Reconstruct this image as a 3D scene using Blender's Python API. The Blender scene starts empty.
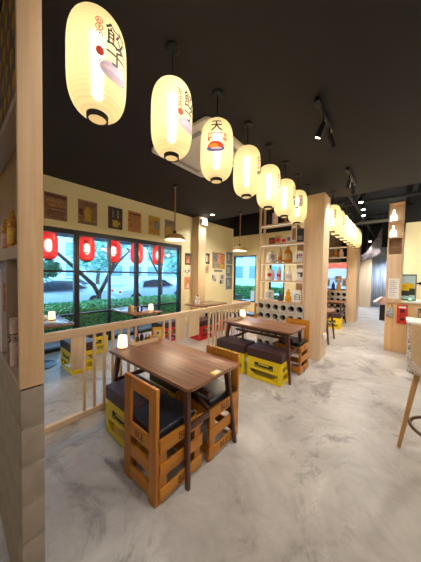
import bpy, bmesh, math, random
from mathutils import Vector, Matrix
PI = math.pi
S = bpy.context.scene
COL = S.collection
RND = random.Random(7)

# ------------------------------------------------------------------ materials
def lin(h):
    h = h.lstrip('#')
    out = []
    for i in (0, 2, 4):
        v = int(h[i:i+2], 16) / 255
        out.append(v / 12.92 if v <= .04045 else ((v + .055) / 1.055) ** 2.4)
    return (*out, 1.0)
MATS = {}
def base_mat(name):
    m = bpy.data.materials.new(name); m.use_nodes = True
    nt = m.node_tree
    b = nt.nodes['Principled BSDF']
    return m, nt, b
def ramp(nt, fac, stops):
    r = nt.nodes.new('ShaderNodeValToRGB')
    e = r.color_ramp.elements
    while len(e) > 1: e.remove(e[-1])
    e[0].position = stops[0][0]; e[0].color = lin(stops[0][1])
    for p, c in stops[1:]:
        x = e.new(p); x.color = lin(c)
    nt.links.new(fac, r.inputs[0])
    return r.outputs[0]
def coords(nt, scale=(1, 1, 1), kind='Object'):
    t = nt.nodes.new('ShaderNodeTexCoord'); mp = nt.nodes.new('ShaderNodeMapping')
    mp.inputs['Scale'].default_value = scale
    nt.links.new(t.outputs[kind], mp.inputs[0])
    return mp.outputs[0]
def noise(nt, vec, scale, detail=4, rough=.55, dist=0):
    n = nt.nodes.new('ShaderNodeTexNoise')
    n.inputs['Scale'].default_value = scale; n.inputs['Detail'].default_value = detail
    n.inputs['Roughness'].default_value = rough; n.inputs['Distortion'].default_value = dist
    nt.links.new(vec, n.inputs['Vector'])
    return n.outputs[0]
def bump(nt, b, h, strength=.2, dist=.005):
    k = nt.nodes.new('ShaderNodeBump'); k.inputs['Strength'].default_value = strength
    k.inputs['Distance'].default_value = dist
    nt.links.new(h, k.inputs['Height']); nt.links.new(k.outputs[0], b.inputs['Normal'])
def plain(name, col, rough=.5, metal=0, var=.08, scale=12, spec=None):
    """a procedural colour with a little mottling"""
    if name in MATS: return MATS[name]
    m, nt, b = base_mat(name)
    c = lin(col)
    n = noise(nt, coords(nt), scale, 3)
    mx = nt.nodes.new('ShaderNodeMix'); mx.data_type = 'RGBA'
    mx.inputs[6].default_value = tuple(v * (1 - var) for v in c[:3]) + (1,)
    mx.inputs[7].default_value = tuple(min(1, v * (1 + var)) for v in c[:3]) + (1,)
    nt.links.new(n, mx.inputs[0]); nt.links.new(mx.outputs[2], b.inputs['Base Color'])
    b.inputs['Roughness'].default_value = rough; b.inputs['Metallic'].default_value = metal
    if spec is not None: b.inputs['Specular IOR Level'].default_value = spec
    MATS[name] = m
    return m
def wood(name, c1, c2, axis='z', rough=.45, scale=1.0, plank=None, c3=None):
    if name in MATS: return MATS[name]
    m, nt, b = base_mat(name)
    sc = {'x': (1.2, 22, 22), 'y': (22, 1.2, 22), 'z': (22, 22, 1.2)}[axis]
    v = coords(nt, tuple(s * scale for s in sc))
    n = noise(nt, v, 1.0, 6, .6, .6)
    col = ramp(nt, n, [(.28, c1), (.72, c2)] if not c3 else [(.25, c1), (.5, c3), (.75, c2)])
    if plank:   # plank tone changes across an axis: (axis index, plank width)
        t = nt.nodes.new('ShaderNodeTexCoord'); sp = nt.nodes.new('ShaderNodeSeparateXYZ')
        nt.links.new(t.outputs['Object'], sp.inputs[0])
        d = nt.nodes.new('ShaderNodeMath'); d.operation = 'DIVIDE'; d.inputs[1].default_value = plank[1]
        nt.links.new(sp.outputs[plank[0]], d.inputs[0])
        fl = nt.nodes.new('ShaderNodeMath'); fl.operation = 'FLOOR'; nt.links.new(d.outputs[0], fl.inputs[0])
        wn = nt.nodes.new('ShaderNodeTexWhiteNoise'); wn.noise_dimensions = '1D'
        nt.links.new(fl.outputs[0], wn.inputs['W'])
        hs = nt.nodes.new('ShaderNodeHueSaturation')
        mr = nt.nodes.new('ShaderNodeMapRange'); mr.inputs[3].default_value = .78; mr.inputs[4].default_value = 1.18
        nt.links.new(wn.outputs[0], mr.inputs[0]); nt.links.new(mr.outputs[0], hs.inputs['Value'])
        nt.links.new(col, hs.inputs['Color']); col = hs.outputs[0]
    nt.links.new(col, b.inputs['Base Color'])
    b.inputs['Roughness'].default_value = rough
    bump(nt, b, n, .08, .003)
    MATS[name] = m
    return m
def glow(name, col, strength, base='#ffffff'):
    if name in MATS: return MATS[name]
    m, nt, b = base_mat(name)
    b.inputs['Base Color'].default_value = lin(base)
    n = noise(nt, coords(nt), 6, 2)
    b.inputs['Emission Color'].default_value = lin(col)
    mr = nt.nodes.new('ShaderNodeMapRange'); mr.inputs[3].default_value = strength * .96; mr.inputs[4].default_value = strength * 1.04
    nt.links.new(n, mr.inputs[0]); nt.links.new(mr.outputs[0], b.inputs['Emission Strength'])
    b.inputs['Roughness'].default_value = .6
    MATS[name] = m
    return m
def paper(name, col, trans, emis, ribs=46.0, dif=.3, see=.22, seecol='#ffffff', rough=.42):
    """lantern paper: light of the bulb inside shines through it"""
    if name in MATS: return MATS[name]
    m = bpy.data.materials.new(name); m.use_nodes = True
    nt = m.node_tree; nt.nodes.clear()
    out = nt.nodes.new('ShaderNodeOutputMaterial')
    t = nt.nodes.new('ShaderNodeTexCoord'); sp = nt.nodes.new('ShaderNodeSeparateXYZ')
    nt.links.new(t.outputs['Object'], sp.inputs[0])
    mu = nt.nodes.new('ShaderNodeMath'); mu.operation = 'MULTIPLY'; mu.inputs[1].default_value = 2 * PI * ribs
    nt.links.new(sp.outputs[2], mu.inputs[0])
    sn = nt.nodes.new('ShaderNodeMath'); sn.operation = 'SINE'; nt.links.new(mu.outputs[0], sn.inputs[0])
    mr = nt.nodes.new('ShaderNodeMapRange'); mr.inputs[1].default_value = .6; mr.inputs[2].default_value = 1
    mr.inputs[3].default_value = 1; mr.inputs[4].default_value = .82
    nt.links.new(sn.outputs[0], mr.inputs[0])
    hs = nt.nodes.new('ShaderNodeHueSaturation'); hs.inputs['Color'].default_value = lin(trans)
    nt.links.new(mr.outputs[0], hs.inputs['Value'])
    tr = nt.nodes.new('ShaderNodeBsdfTranslucent'); nt.links.new(hs.outputs[0], tr.inputs[0])
    df = nt.nodes.new('ShaderNodeBsdfDiffuse'); df.inputs[0].default_value = lin(col)
    mx = nt.nodes.new('ShaderNodeMixShader'); mx.inputs[0].default_value = dif
    nt.links.new(tr.outputs[0], mx.inputs[1]); nt.links.new(df.outputs[0], mx.inputs[2])
    em = nt.nodes.new('ShaderNodeEmission'); nt.links.new(hs.outputs[0], em.inputs[0]); em.inputs[1].default_value = emis
    ad = nt.nodes.new('ShaderNodeAddShader')
    nt.links.new(mx.outputs[0], ad.inputs[0]); nt.links.new(em.outputs[0], ad.inputs[1])
    # thin paper: the lamp tube shows through, blurred
    rf = nt.nodes.new('ShaderNodeBsdfRefraction'); rf.inputs['Roughness'].default_value = rough; rf.inputs['IOR'].default_value = 1.3
    rf.inputs['Color'].default_value = lin(seecol)
    m2 = nt.nodes.new('ShaderNodeMixShader'); m2.inputs[0].default_value = see
    nt.links.new(ad.outputs[0], m2.inputs[1]); nt.links.new(rf.outputs[0], m2.inputs[2])
    nt.links.new(m2.outputs[0], out.inputs[0])
    MATS[name] = m
    return m
def glass_mat():
    if 'glass' in MATS: return MATS['glass']
    m = bpy.data.materials.new('window glass'); m.use_nodes = True
    nt = m.node_tree; nt.nodes.clear()
    out = nt.nodes.new('ShaderNodeOutputMaterial')
    tr = nt.nodes.new('ShaderNodeBsdfTransparent'); tr.inputs[0].default_value = (.95, .98, 1, 1)
    gl = nt.nodes.new('ShaderNodeBsdfGlossy'); gl.inputs['Roughness'].default_value = .02
    fr = nt.nodes.new('ShaderNodeFresnel'); fr.inputs[0].default_value = 1.35
    mx = nt.nodes.new('ShaderNodeMixShader')
    nt.links.new(fr.outputs[0], mx.inputs[0]); nt.links.new(tr.outputs[0], mx.inputs[1]); nt.links.new(gl.outputs[0], mx.inputs[2])
    nt.links.new(mx.outputs[0], out.inputs[0])
    MATS['glass'] = m
    return m
def floor_mat():
    m, nt, b = base_mat('polished concrete')
    v = coords(nt)
    big = noise(nt, v, .55, 3, .5)
    mid = noise(nt, v, 1.7, 8, .68, .8)
    fine = noise(nt, v, 14, 5, .7)
    base = ramp(nt, mid, [(.30, '#948c87'), (.42, '#b4ada7'), (.56, '#c0bab4'), (.72, '#d2ccc6')])
    # worn darker patches with ragged edges
    st = noise(nt, v, .9, 9, .74, 1.2)
    sm = nt.nodes.new('ShaderNodeMapRange'); sm.inputs[1].default_value = .55; sm.inputs[2].default_value = .63
    sm.inputs[3].default_value = 0; sm.inputs[4].default_value = .68
    nt.links.new(st, sm.inputs[0])
    mx = nt.nodes.new('ShaderNodeMix'); mx.data_type = 'RGBA'; mx.inputs[7].default_value = lin('#7c736e')
    nt.links.new(sm.outputs[0], mx.inputs[0]); nt.links.new(base, mx.inputs[6])
    # paler trowelled patches
    pt = noise(nt, v, 1.25, 10, .75, .5)
    pm = nt.nodes.new('ShaderNodeMapRange'); pm.inputs[1].default_value = .57; pm.inputs[2].default_value = .63
    pm.inputs[3].default_value = 0; pm.inputs[4].default_value = .5
    nt.links.new(pt, pm.inputs[0])
    m2 = nt.nodes.new('ShaderNodeMix'); m2.data_type = 'RGBA'; m2.inputs[7].default_value = lin('#e0dad5')
    nt.links.new(pm.outputs[0], m2.inputs[0]); nt.links.new(mx.outputs[2], m2.inputs[6])
    m3 = nt.nodes.new('ShaderNodeMix'); m3.data_type = 'RGBA'; m3.blend_type = 'SOFT_LIGHT'; m3.inputs[0].default_value = .35
    nt.links.new(m2.outputs[2], m3.inputs[6]); nt.links.new(ramp(nt, fine, [(.2, '#4a4a4a'), (.8, '#b8b8b8')]), m3.inputs[7])
    nt.links.new(m3.outputs[2], b.inputs['Base Color'])
    rr = nt.nodes.new('ShaderNodeMapRange'); rr.inputs[3].default_value = .22; rr.inputs[4].default_value = .5
    nt.links.new(mid, rr.inputs[0]); nt.links.new(rr.outputs[0], b.inputs['Roughness'])
    bump(nt, b, fine, .06, .002)
    return m

M = {
 'wall': plain('cream yellow wall paint', '#f1e6bb', .85, var=.04, scale=3),
 'ceil': plain('black ceiling paint', '#1f1a1d', .8, var=.12, scale=2),
 'black': plain('matt black paint', '#141315', .6, var=.15),
 'frame': plain('black window frame metal', '#1a1c22', .4),
 'blackmetal': plain('black powder coated metal', '#17171a', .35, .3),
 'steel': plain('brushed steel', '#9a9a9c', .3, .9),
 'maple': wood('pale maple laminate', '#d6b18a', '#e9ceae', 'z', .42, c3='#dfc09c'),
 'maple_x': wood('pale maple laminate across', '#cfa57c', '#e2c09a', 'x', .42),
 'maple_y': wood('pale maple rail', '#d6b18a', '#e9ceae', 'y', .42),
 'oakd': wood('brown oak shelf back', '#7b5a3a', '#9a7349', 'z', .55),
 'walnut': wood('walnut table planks', '#7a5039', '#ad7c5c', 'x', .42, plank=(1, .094), c3='#94664c'),
 'walnut_dark': wood('dark walnut legs', '#45271d', '#6a4030', 'z', .38),
 'pine': wood('orange stained pine', '#ab6518', '#cf8e2c', 'x', .4, c3='#bd7820'),
 'pine_z': wood('orange stained pine upright', '#a66118', '#ca882a', 'z', .4, c3='#b87320'),
 'pine_y': wood('orange stained pine side', '#ab6518', '#cf8e2c', 'y', .4, c3='#bd7820'),
 'burn': plain('branded dark lettering', '#5a2d10', .7),
 'yellow': plain('yellow crate plastic', '#f0cf06', .35, var=.05),
 'red': plain('red crate plastic', '#d41a22', .35, var=.05),
 'vinyl': plain('brown vinyl', '#43282a', .5, var=.12),
 'vinyl_black': plain('black vinyl', '#23262f', .36, var=.12),
 'concrete': plain('grey concrete block', '#c6bbae', .9, var=.14, scale=30),
 'mortar': plain('pale mortar', '#cfc6ba', .9),
 'white': plain('white ceramic', '#f1ece4', .3, var=.03),
 'offwhite': plain('off white plastic', '#e9e4dd', .5, var=.03),
 'ink': plain('black ink', '#16130f', .7),
 'redink': plain('red ink', '#cf2a22', .7),
 'blue': plain('blue print', '#3b4f8f', .6),
 'amber': plain('amber liquor', '#c87a12', .12, var=.2),
 'tan': plain('tan label paper', '#caa66a', .7),
 'pink': plain('pale pink paper', '#e3c3c4', .6, var=.1),
 'green': plain('green label', '#2e7d4a', .6),
 'brown': plain('dark brown box', '#4b3427', .6),
 'grey': plain('grey plastic', '#77787c', .5),
 'fabric': plain('beige upholstery', '#c6b3a2', .9, var=.06, scale=60),
 'leaf': plain('hedge leaf', '#62b070', .5, var=.35, scale=3),
 'leaf2': plain('tree leaf', '#6aa98e', .5, var=.4, scale=2),
 'bark': plain('grey brown bark', '#55463f', .9, var=.25),
 'asphalt': plain('asphalt', '#7d8b9a', .9),
 'paving': plain('outdoor paving', '#b4b6b8', .9),
 'facade': plain('pale facade', '#bccbd6', .8),
 'cardark': plain('dark car glass', '#26323c', .1),
 'carwhite': plain('silver car paint', '#a9b8c6', .2),
 'carblue': plain('pale blue car paint', '#9fb6c8', .2),
 'tyre': plain('tyre rubber', '#1a1a1c', .8),
 'ledwhite': glow('cool led strip', '#eafff2', .55),
 'lampwhite': glow('warm lamp shade', '#ffe2a0', .9),
 'bulbwhite': glow('spot lens', '#fff2dd', 14),
 'signglow': glow('emergency lamp lens', '#fff4e0', 2.5),
 'paperw': paper('cream lantern paper', '#f3e4bc', '#ffecbc', .12),
 'paperr': paper('red lantern paper', '#9a0f0c', '#ff2a20', .02, 40, .12, .4, '#ffa49a', .5),
 'curtain': None,
}
GLASS = glass_mat()
# ------------------------------------------------------------------ mesh builder
class MB:
    def __init__(self):
        self.bm = bmesh.new(); self.mi = 0
    def _tag(self, faces):
        for f in faces: f.material_index = self.mi
    def mat(self, i): self.mi = i; return self
    def box(self, x0, x1, y0, y1, z0, z1, bev=0, seg=2, m=None):
        r = bmesh.ops.create_cube(self.bm, size=1)
        vs = r['verts']
        mat = Matrix.Translation(((x0+x1)/2, (y0+y1)/2, (z0+z1)/2)) @ Matrix.Diagonal((abs(x1-x0), abs(y1-y0), abs(z1-z0), 1))
        if m is not None: mat = m @ mat
        bmesh.ops.transform(self.bm, matrix=mat, verts=vs)
        fs = set(f for v in vs for f in v.link_faces); self._tag(fs)
        if bev:
            es = set(e for v in vs for e in v.link_edges)
            bmesh.ops.bevel(self.bm, geom=list(es), offset=bev, segments=seg, affect='EDGES', profile=.6, material=self.mi)
        return self
    def bar(self, a, b, w, h=None, bev=0, taper=1.0, up=(0, 0, 1)):
        """box bar from a to b with section w x h (taper scales the b end)"""
        a = Vector(a); b = Vector(b); h = h or w
        d = (b - a); L = d.length; z = d.normalized(); u = Vector(up)
        if abs(z.dot(u)) > .99: u = Vector((0, 1, 0))
        x = u.cross(z).normalized(); y = z.cross(x)
        vs = []
        for s, p in ((1, a), (taper, b)):
            for sx, sy in ((-1, -1), (1, -1), (1, 1), (-1, 1)):
                vs.append(self.bm.verts.new(p + x * (w/2*sx*s) + y * (h/2*sy*s)))
        fs = [(3, 2, 1, 0), (4, 5, 6, 7), (0, 1, 5, 4), (1, 2, 6, 5), (2, 3, 7, 6), (3, 0, 4, 7)]
        ff = [self.bm.faces.new([vs[i] for i in f]) for f in fs]; self._tag(ff)
        if bev:
            es = set(e for f in ff for e in f.edges)
            bmesh.ops.bevel(self.bm, geom=list(es), offset=bev, segments=2, affect='EDGES', profile=.6, material=self.mi)
        return self
    def tube(self, pts, r, n=12, r2=None, caps=True):
        pts = [Vector(p) for p in pts]
        rings = []
        for i, p in enumerate(pts):
            d = (pts[min(i+1, len(pts)-1)] - pts[max(i-1, 0)]).normalized()
            u = Vector((0, 0, 1)) if abs(d.z) < .9 else Vector((1, 0, 0))
            x = u.cross(d).normalized(); y = d.cross(x)
            if isinstance(r, (list, tuple)): rr = r[i]
            else: rr = r if r2 is None else r + (r2 - r) * i / (len(pts) - 1)
            rings.append([self.bm.verts.new(p + (x * math.cos(2*PI*k/n) + y * math.sin(2*PI*k/n)) * rr) for k in range(n)])
        fs = []
        for a, b in zip(rings, rings[1:]):
            for k in range(n): fs.append(self.bm.faces.new((a[k], a[(k+1) % n], b[(k+1) % n], b[k])))
        if caps:
            fs.append(self.bm.faces.new(rings[0][::-1])); fs.append(self.bm.faces.new(rings[-1]))
        self._tag(fs)
        return self
    def lathe(self, prof, n=24, c=(0, 0, 0), sx=1, sy=1, loop=False):
        """prof: (r, z) bottom to top"""
        c = Vector(c); rings = []
        for r, z in prof:
            if r <= 1e-5: rings.append([self.bm.verts.new(c + Vector((0, 0, z)))])
            else: rings.append([self.bm.verts.new(c + Vector((r*sx*math.cos(2*PI*k/n), r*sy*math.sin(2*PI*k/n), z))) for k in range(n)])
        fs = []
        for a, b in (list(zip(rings, rings[1:])) + ([(rings[-1], rings[0])] if loop else [])):
            for k in range(n):
                k2 = (k+1) % n
                if len(a) == 1 and len(b) == 1: continue
                if len(a) == 1: fs.append(self.bm.faces.new((a[0], b[k2], b[k])))
                elif len(b) == 1: fs.append(self.bm.faces.new((a[k], a[k2], b[0])))
                else: fs.append(self.bm.faces.new((a[k], a[k2], b[k2], b[k])))
        if not loop and len(rings[0]) > 1: fs.append(self.bm.faces.new(rings[0][::-1]))
        if not loop and len(rings[-1]) > 1: fs.append(self.bm.faces.new(rings[-1]))
        self._tag(fs)
        return self
    def prism(self, poly, z0, z1, bev=0, m=None, holes=None):
        """extruded outline in xy (poly ccw)"""
        lo = [self.bm.verts.new((x, y, z0)) for x, y in poly]; hi = [self.bm.verts.new((x, y, z1)) for x, y in poly]
        fs = [self.bm.faces.new(lo[::-1]), self.bm.faces.new(hi)]
        n = len(poly)
        for k in range(n): fs.append(self.bm.faces.new((lo[k], lo[(k+1) % n], hi[(k+1) % n], hi[k])))
        self._tag(fs)
        if bev:
            es = set(fs[0].edges) | set(fs[1].edges)
            bmesh.ops.bevel(self.bm, geom=list(es), offset=bev, segments=2, affect='EDGES', profile=.6, material=self.mi)
            vs = set(v for f in fs if f.is_valid for v in f.verts)
        if m is not None:
            bmesh.ops.transform(self.bm, matrix=m, verts=[v for v in self.bm.verts if v in set(lo + hi) or bev])
        return self
    def quad(self, pts):
        f = self.bm.faces.new([self.bm.verts.new(p) for p in pts]); self._tag([f]); return self
    def build(self, name, mats, parent=None, smooth=35, recalc=True):
        if recalc: bmesh.ops.recalc_face_normals(self.bm, faces=self.bm.faces[:])
        me = bpy.data.meshes.new(name); self.bm.to_mesh(me); self.bm.free()
        for m in (mats if isinstance(mats, (list, tuple)) else [mats]): me.materials.append(m)
        if smooth:
            me.polygons.foreach_set('use_smooth', [True] * len(me.polygons))
            try: me.set_sharp_from_angle(angle=math.radians(smooth))
            except Exception: pass
        o = bpy.data.objects.new(name, me); COL.objects.link(o)
        if parent: o.parent = parent
        return o
def thing(name, label, cat, loc=(0, 0, 0), rz=0, group=None):
    o = bpy.data.objects.new(name, None); COL.objects.link(o)
    o.empty_display_size = .05
    o.location = loc; o.rotation_euler = (0, 0, rz)
    return tag(o, label, cat, group)
def tag(o, label, cat, group=None):
    o['label'] = label; o['category'] = cat
    if group: o['group'] = group
    return o
def struct(o, label=None):
    o['kind'] = 'structure'
    if label: o['label'] = label
    return o
def dup(root, loc, rz=0, label=None, group=None):
    r = root.copy(); COL.objects.link(r); r.location = loc; r.rotation_euler = (0, 0, rz)
    if label: r['label'] = label
    if group: r['group'] = group
    def rec(src, dst):
        for ch in list(src.children):
            c = ch.copy(); COL.objects.link(c); c.parent = dst
            rec(ch, c)
    rec(root, r)
    return r
def rrect(x0, x1, y0, y1, r, n=5):
    out = []
    for cx, cy, a in ((x1-r, y0+r, -90), (x1-r, y1-r, 0), (x0+r, y1-r, 90), (x0+r, y0+r, 180)):
        for k in range(n+1):
            t = math.radians(a + 90*k/n); out.append((cx + r*math.cos(t), cy + r*math.sin(t)))
    return out
def text_bm(body, size=1.0, grid=None, weight=0.0):
    """text as a flat mesh centred on the origin in xy"""
    cu = bpy.data.curves.new('t', 'FONT'); cu.body = body; cu.size = size
    cu.align_x = 'CENTER'; cu.align_y = 'CENTER'; cu.resolution_u = 2; cu.offset = weight
    ob = bpy.data.objects.new('t', cu); COL.objects.link(ob)
    bpy.context.view_layer.update()
    dg = bpy.context.evaluated_depsgraph_get()
    me = bpy.data.meshes.new_from_object(ob.evaluated_get(dg))
    bm = bmesh.new(); bm.from_mesh(me)
    bpy.data.objects.remove(ob); bpy.data.curves.remove(cu); bpy.data.meshes.remove(me)
    if bm.verts:
        xs = [v.co.x for v in bm.verts]; ys = [v.co.y for v in bm.verts]
        cx, cy = (min(xs)+max(xs))/2, (min(ys)+max(ys))/2
        for v in bm.verts: v.co.x -= cx; v.co.y -= cy
    return bm
def lettering(name, body, size, mat, parent, m, weight=0.0, depth=.0):
    b = MB(); b.bm.free(); b.bm = text_bm(body, size, weight=weight)
    if depth and b.bm.faces:
        r = bmesh.ops.extrude_face_region(b.bm, geom=b.bm.faces[:])
        bmesh.ops.translate(b.bm, vec=(0, 0, depth), verts=[e for e in r['geom'] if isinstance(e, bmesh.types.BMVert)])
    bmesh.ops.transform(b.bm, matrix=m, verts=b.bm.verts)
    return b.build(name, mat, parent, smooth=0, recalc=bool(depth))
def facing(loc, nx, ny):
    """matrix: text plane facing the horizontal direction (nx, ny), upright"""
    n = Vector((nx, ny, 0)).normalized(); z = Vector((0, 0, 1)); x = z.cross(n)
    return Matrix.Translation(loc) @ Matrix((x, z, n)).transposed().to_4x4()
def light(name, kind, loc, energy, color, parent=None, size=.05, rot=None, angle=None, blend=.5):
    l = bpy.data.lights.new(name, kind); l.energy = energy; l.color = color
    if kind in ('POINT', 'SPOT'): l.shadow_soft_size = size
    if kind == 'SPOT': l.spot_size = math.radians(angle or 90); l.spot_blend = blend
    o = bpy.data.objects.new(name, l); COL.objects.link(o); o.location = loc
    if rot: o.rotation_euler = rot
    if parent: o.parent = parent
    return o

# ------------------------------------------------------------------ dimensions of the room
WX = -5.13            # left wall, inner face
CZ = 3.406            # black ceiling
CY = 5.8              # the low ceiling ends here
EY = 7.45             # end wall of the window booths
# ---------- shell
b = MB(); b.box(-5.3, 4.0, -3, 15.2, -.1, 0); struct(b.build('floor', floor_mat()), 'grey polished concrete floor with worn patches')
b = MB(); b.box(-5.3, 4.0, -3, CY, CZ, CZ+.09); b.box(-5.3, 4.0, CY, CY+.06, CZ, 4.5)
struct(b.build('ceiling', M['ceil'], smooth=0), 'black painted ceiling')
b = MB(); b.box(-5.3, 4.0, CY+.06, 15.2, 4.42, 4.5); struct(b.build('ceiling_far', M['black'], smooth=0), 'high black ceiling beyond')
b = MB(); b.box(WX-.17, WX, -3, EY, 2.46, CZ); b.box(WX-.17, WX, 4.67, EY, 0, 2.46); b.box(WX-.17, WX, -3, -.37, 0, 2.46)
struct(b.build('wall_left', M['wall'], smooth=0), 'cream yellow wall with the big window')
b = MB(); b.box(WX-.17, WX, CY+.06, EY+.1, CZ, 4.42); struct(b.build('wall_left_upper', M['black'], smooth=0))
# column on the left wall
b = MB(); b.box(WX-.02, -4.842, 5.12, 5.46, 0, CZ-.0005, .004); struct(b.build('trim_1', plain('beige column paint', '#d9c09c', .8, var=.03, scale=3)), 'beige column on the left wall')
# end wall with the far window (x -5.08..-4.08, z .72..2.32)
WE0, WE1, WEB, WET = -5.08, -4.08, .55, 2.32
b = MB(); b.box(WX, WE0, EY, EY+.12, 0, 3.1); b.box(WE1, -3.55, EY, EY+.12, 0, 3.1); b.box(WE0, WE1, EY, EY+.12, 0, WEB); b.box(WE0, WE1, EY, EY+.12, WET, 3.1)
b.box(-3.55, -2.98, EY, EY+.12, 2.12, 3.1); b.box(-2.98, -2.62, EY, EY+.12, 0, 3.1)
struct(b.build('wall_end', M['wall'], smooth=0), 'cream end wall with a small window')
b = MB(); b.box(WX, -2.62, EY, EY+.12, 3.1, 4.42); struct(b.build('wall_end_upper', M['black'], smooth=0))
b = MB(); b.box(-2.74, -2.62, EY+.12, 15.1, 0, 4.42); struct(b.build('wall_passage_left', M['oakd'], smooth=0))
b = MB(); b.box(-2.74, 4, 15.1, 15.2, 0, 4.42); struct(b.build('wall_far', M['black'], smooth=0))
b = MB(); b.box(.1, 4, 7.5, 7.62, 0, 2.97); b.box(.1, .22, 7.62, 15.1, 0, 2.97); struct(b.build('wall_kitchen', M['wall'], smooth=0), 'cream wall behind the counter')
b = MB(); b.box(.1, 4, 9.2, 9.3, 2.97, 4.42); struct(b.build('wall_kitchen_upper', M['black'], smooth=0))
b = MB(); b.box(3.9, 4, -3, 15.1, 0, 4.42); struct(b.build('wall_right', M['wall'], smooth=0))
b = MB(); b.box(-5.3, 4, -3.1, -3, 0, CZ); struct(b.build('wall_back', M['wall'], smooth=0))
b = MB(); b.box(-2.35, -2.26, .3, 4.4, 0, .0015); struct(b.build('trim_2', plain('smooth grey floor strip', '#a3a6a4', .35, var=.05), smooth=0), 'smooth grey strip set in the floor')
# big window in the left wall
WY = [-.37, .335, 1.04, 1.75, 2.455, 3.16, 3.89, 4.67]
w1 = thing('window_1', 'big black framed window in the left wall', 'window', (WX-.08, 0, 0)); struct(w1)
b = MB()
b.box(-.05, .07, WY[0], WY[-1], 2.36, 2.46); b.box(-.05, .07, WY[0], WY[-1], 0, .07)
b.box(-.05, .07, WY[0], WY[0]+.08, .07, 2.36); b.box(-.05, .07, WY[-1]-.085, WY[-1], .07, 2.36)
b.build('window_frame', M['frame'], w1, smooth=0)
for i, y in enumerate(WY[1:-1]):
    w = .05 if i in (0, 2, 4) else .022
    b = MB(); b.box(-.03, .05, y-w, y+w, .07, 2.36); b.build('mullion', M['frame'], w1, smooth=0)
for z in (.69, 1.6):
    b = MB(); b.box(-.02, .03, WY[0]+.08, WY[-1]-.085, z-.02, z+.02); b.build('transom', M['frame'], w1, smooth=0)
b = MB(); b.box(-.004, .004, WY[0]+.08, WY[-1]-.085, .07, 2.36); b.build('pane', GLASS, w1, smooth=0)
w2 = thing('window_2', 'small window in the end wall', 'window', (0, EY+.04, 0)); struct(w2)
b = MB(); b.box(WE0, WE1, -.03, .05, WET-.04, WET); b.box(WE0, WE1, -.03, .05, WEB, WEB+.04); b.box(WE0, WE0+.04, -.03, .05, WEB+.04, WET-.04); b.box(WE1-.04, WE1, -.03, .05, WEB+.04, WET-.04)
b.build('window_frame', M['frame'], w2, smooth=0)
b = MB(); b.box(WE0+.04, WE1-.04, -.004, .004, WEB+.04, WET-.04); b.build('pane', GLASS, w2, smooth=0)
d1 = thing('door_1', 'glass door in the end wall', 'door', (-3.265, EY+.05, 0)); struct(d1)
b = MB(); b.box(-.285, -.235, -.03, .03, 0, 2.12); b.box(.235, .285, -.03, .03, 0, 2.12); b.box(-.235, .235, -.03, .03, 2.06, 2.12); b.box(-.235, .235, -.03, .03, 0, .1)
b.build('door_frame', M['frame'], d1, smooth=0)
b = MB(); b.box(-.235, .235, -.004, .004, .1, 2.06); b.build('pane', GLASS, d1, smooth=0)
b = MB(); b.tube([(.19, -.06, .9), (.19, -.06, 1.3)], .012); b.tube([(.19, -.06, .95), (.19, -.004, .95)], .008); b.tube([(.19, -.06, 1.25), (.19, -.004, 1.25)], .008); b.build('door_handle', M['steel'], d1)
b = MB(); b.box(WX, WX+.015, 4.68, 5.1, 0, .09); b.box(WX, WX+.015, 5.48, EY, 0, .09); struct(b.build('baseboard_left', M['maple_y'], smooth=0))

# ------------------------------------------------------------------ wooden posts, shelves, railing
def pillar(x0, x1, y0, y1, h, label):
    t = thing('wooden_pillar', label, 'pillar', ((x0+x1)/2, (y0+y1)/2, 0), group=None)
    a, c = (x1-x0)/2, (y1-y0)/2
    b = MB(); b.box(-a, a, -c, c, 0, h, .006); b.build('post', M['maple'], t)
    return t
pillar(-1.385, -1.078, 4.483, 4.93, 3.132, 'tall pale wooden pillar at the end of the bottle shelf, in front')
pillar(-1.37, -1.1, 9.1, 9.8, 3.28, 'second pale wooden pillar along the aisle, farther back')
pillar(-1.95, -1.06, 14.0, 14.2, 2.72, 'broad wooden panel post at the far end of the aisle')

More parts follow.
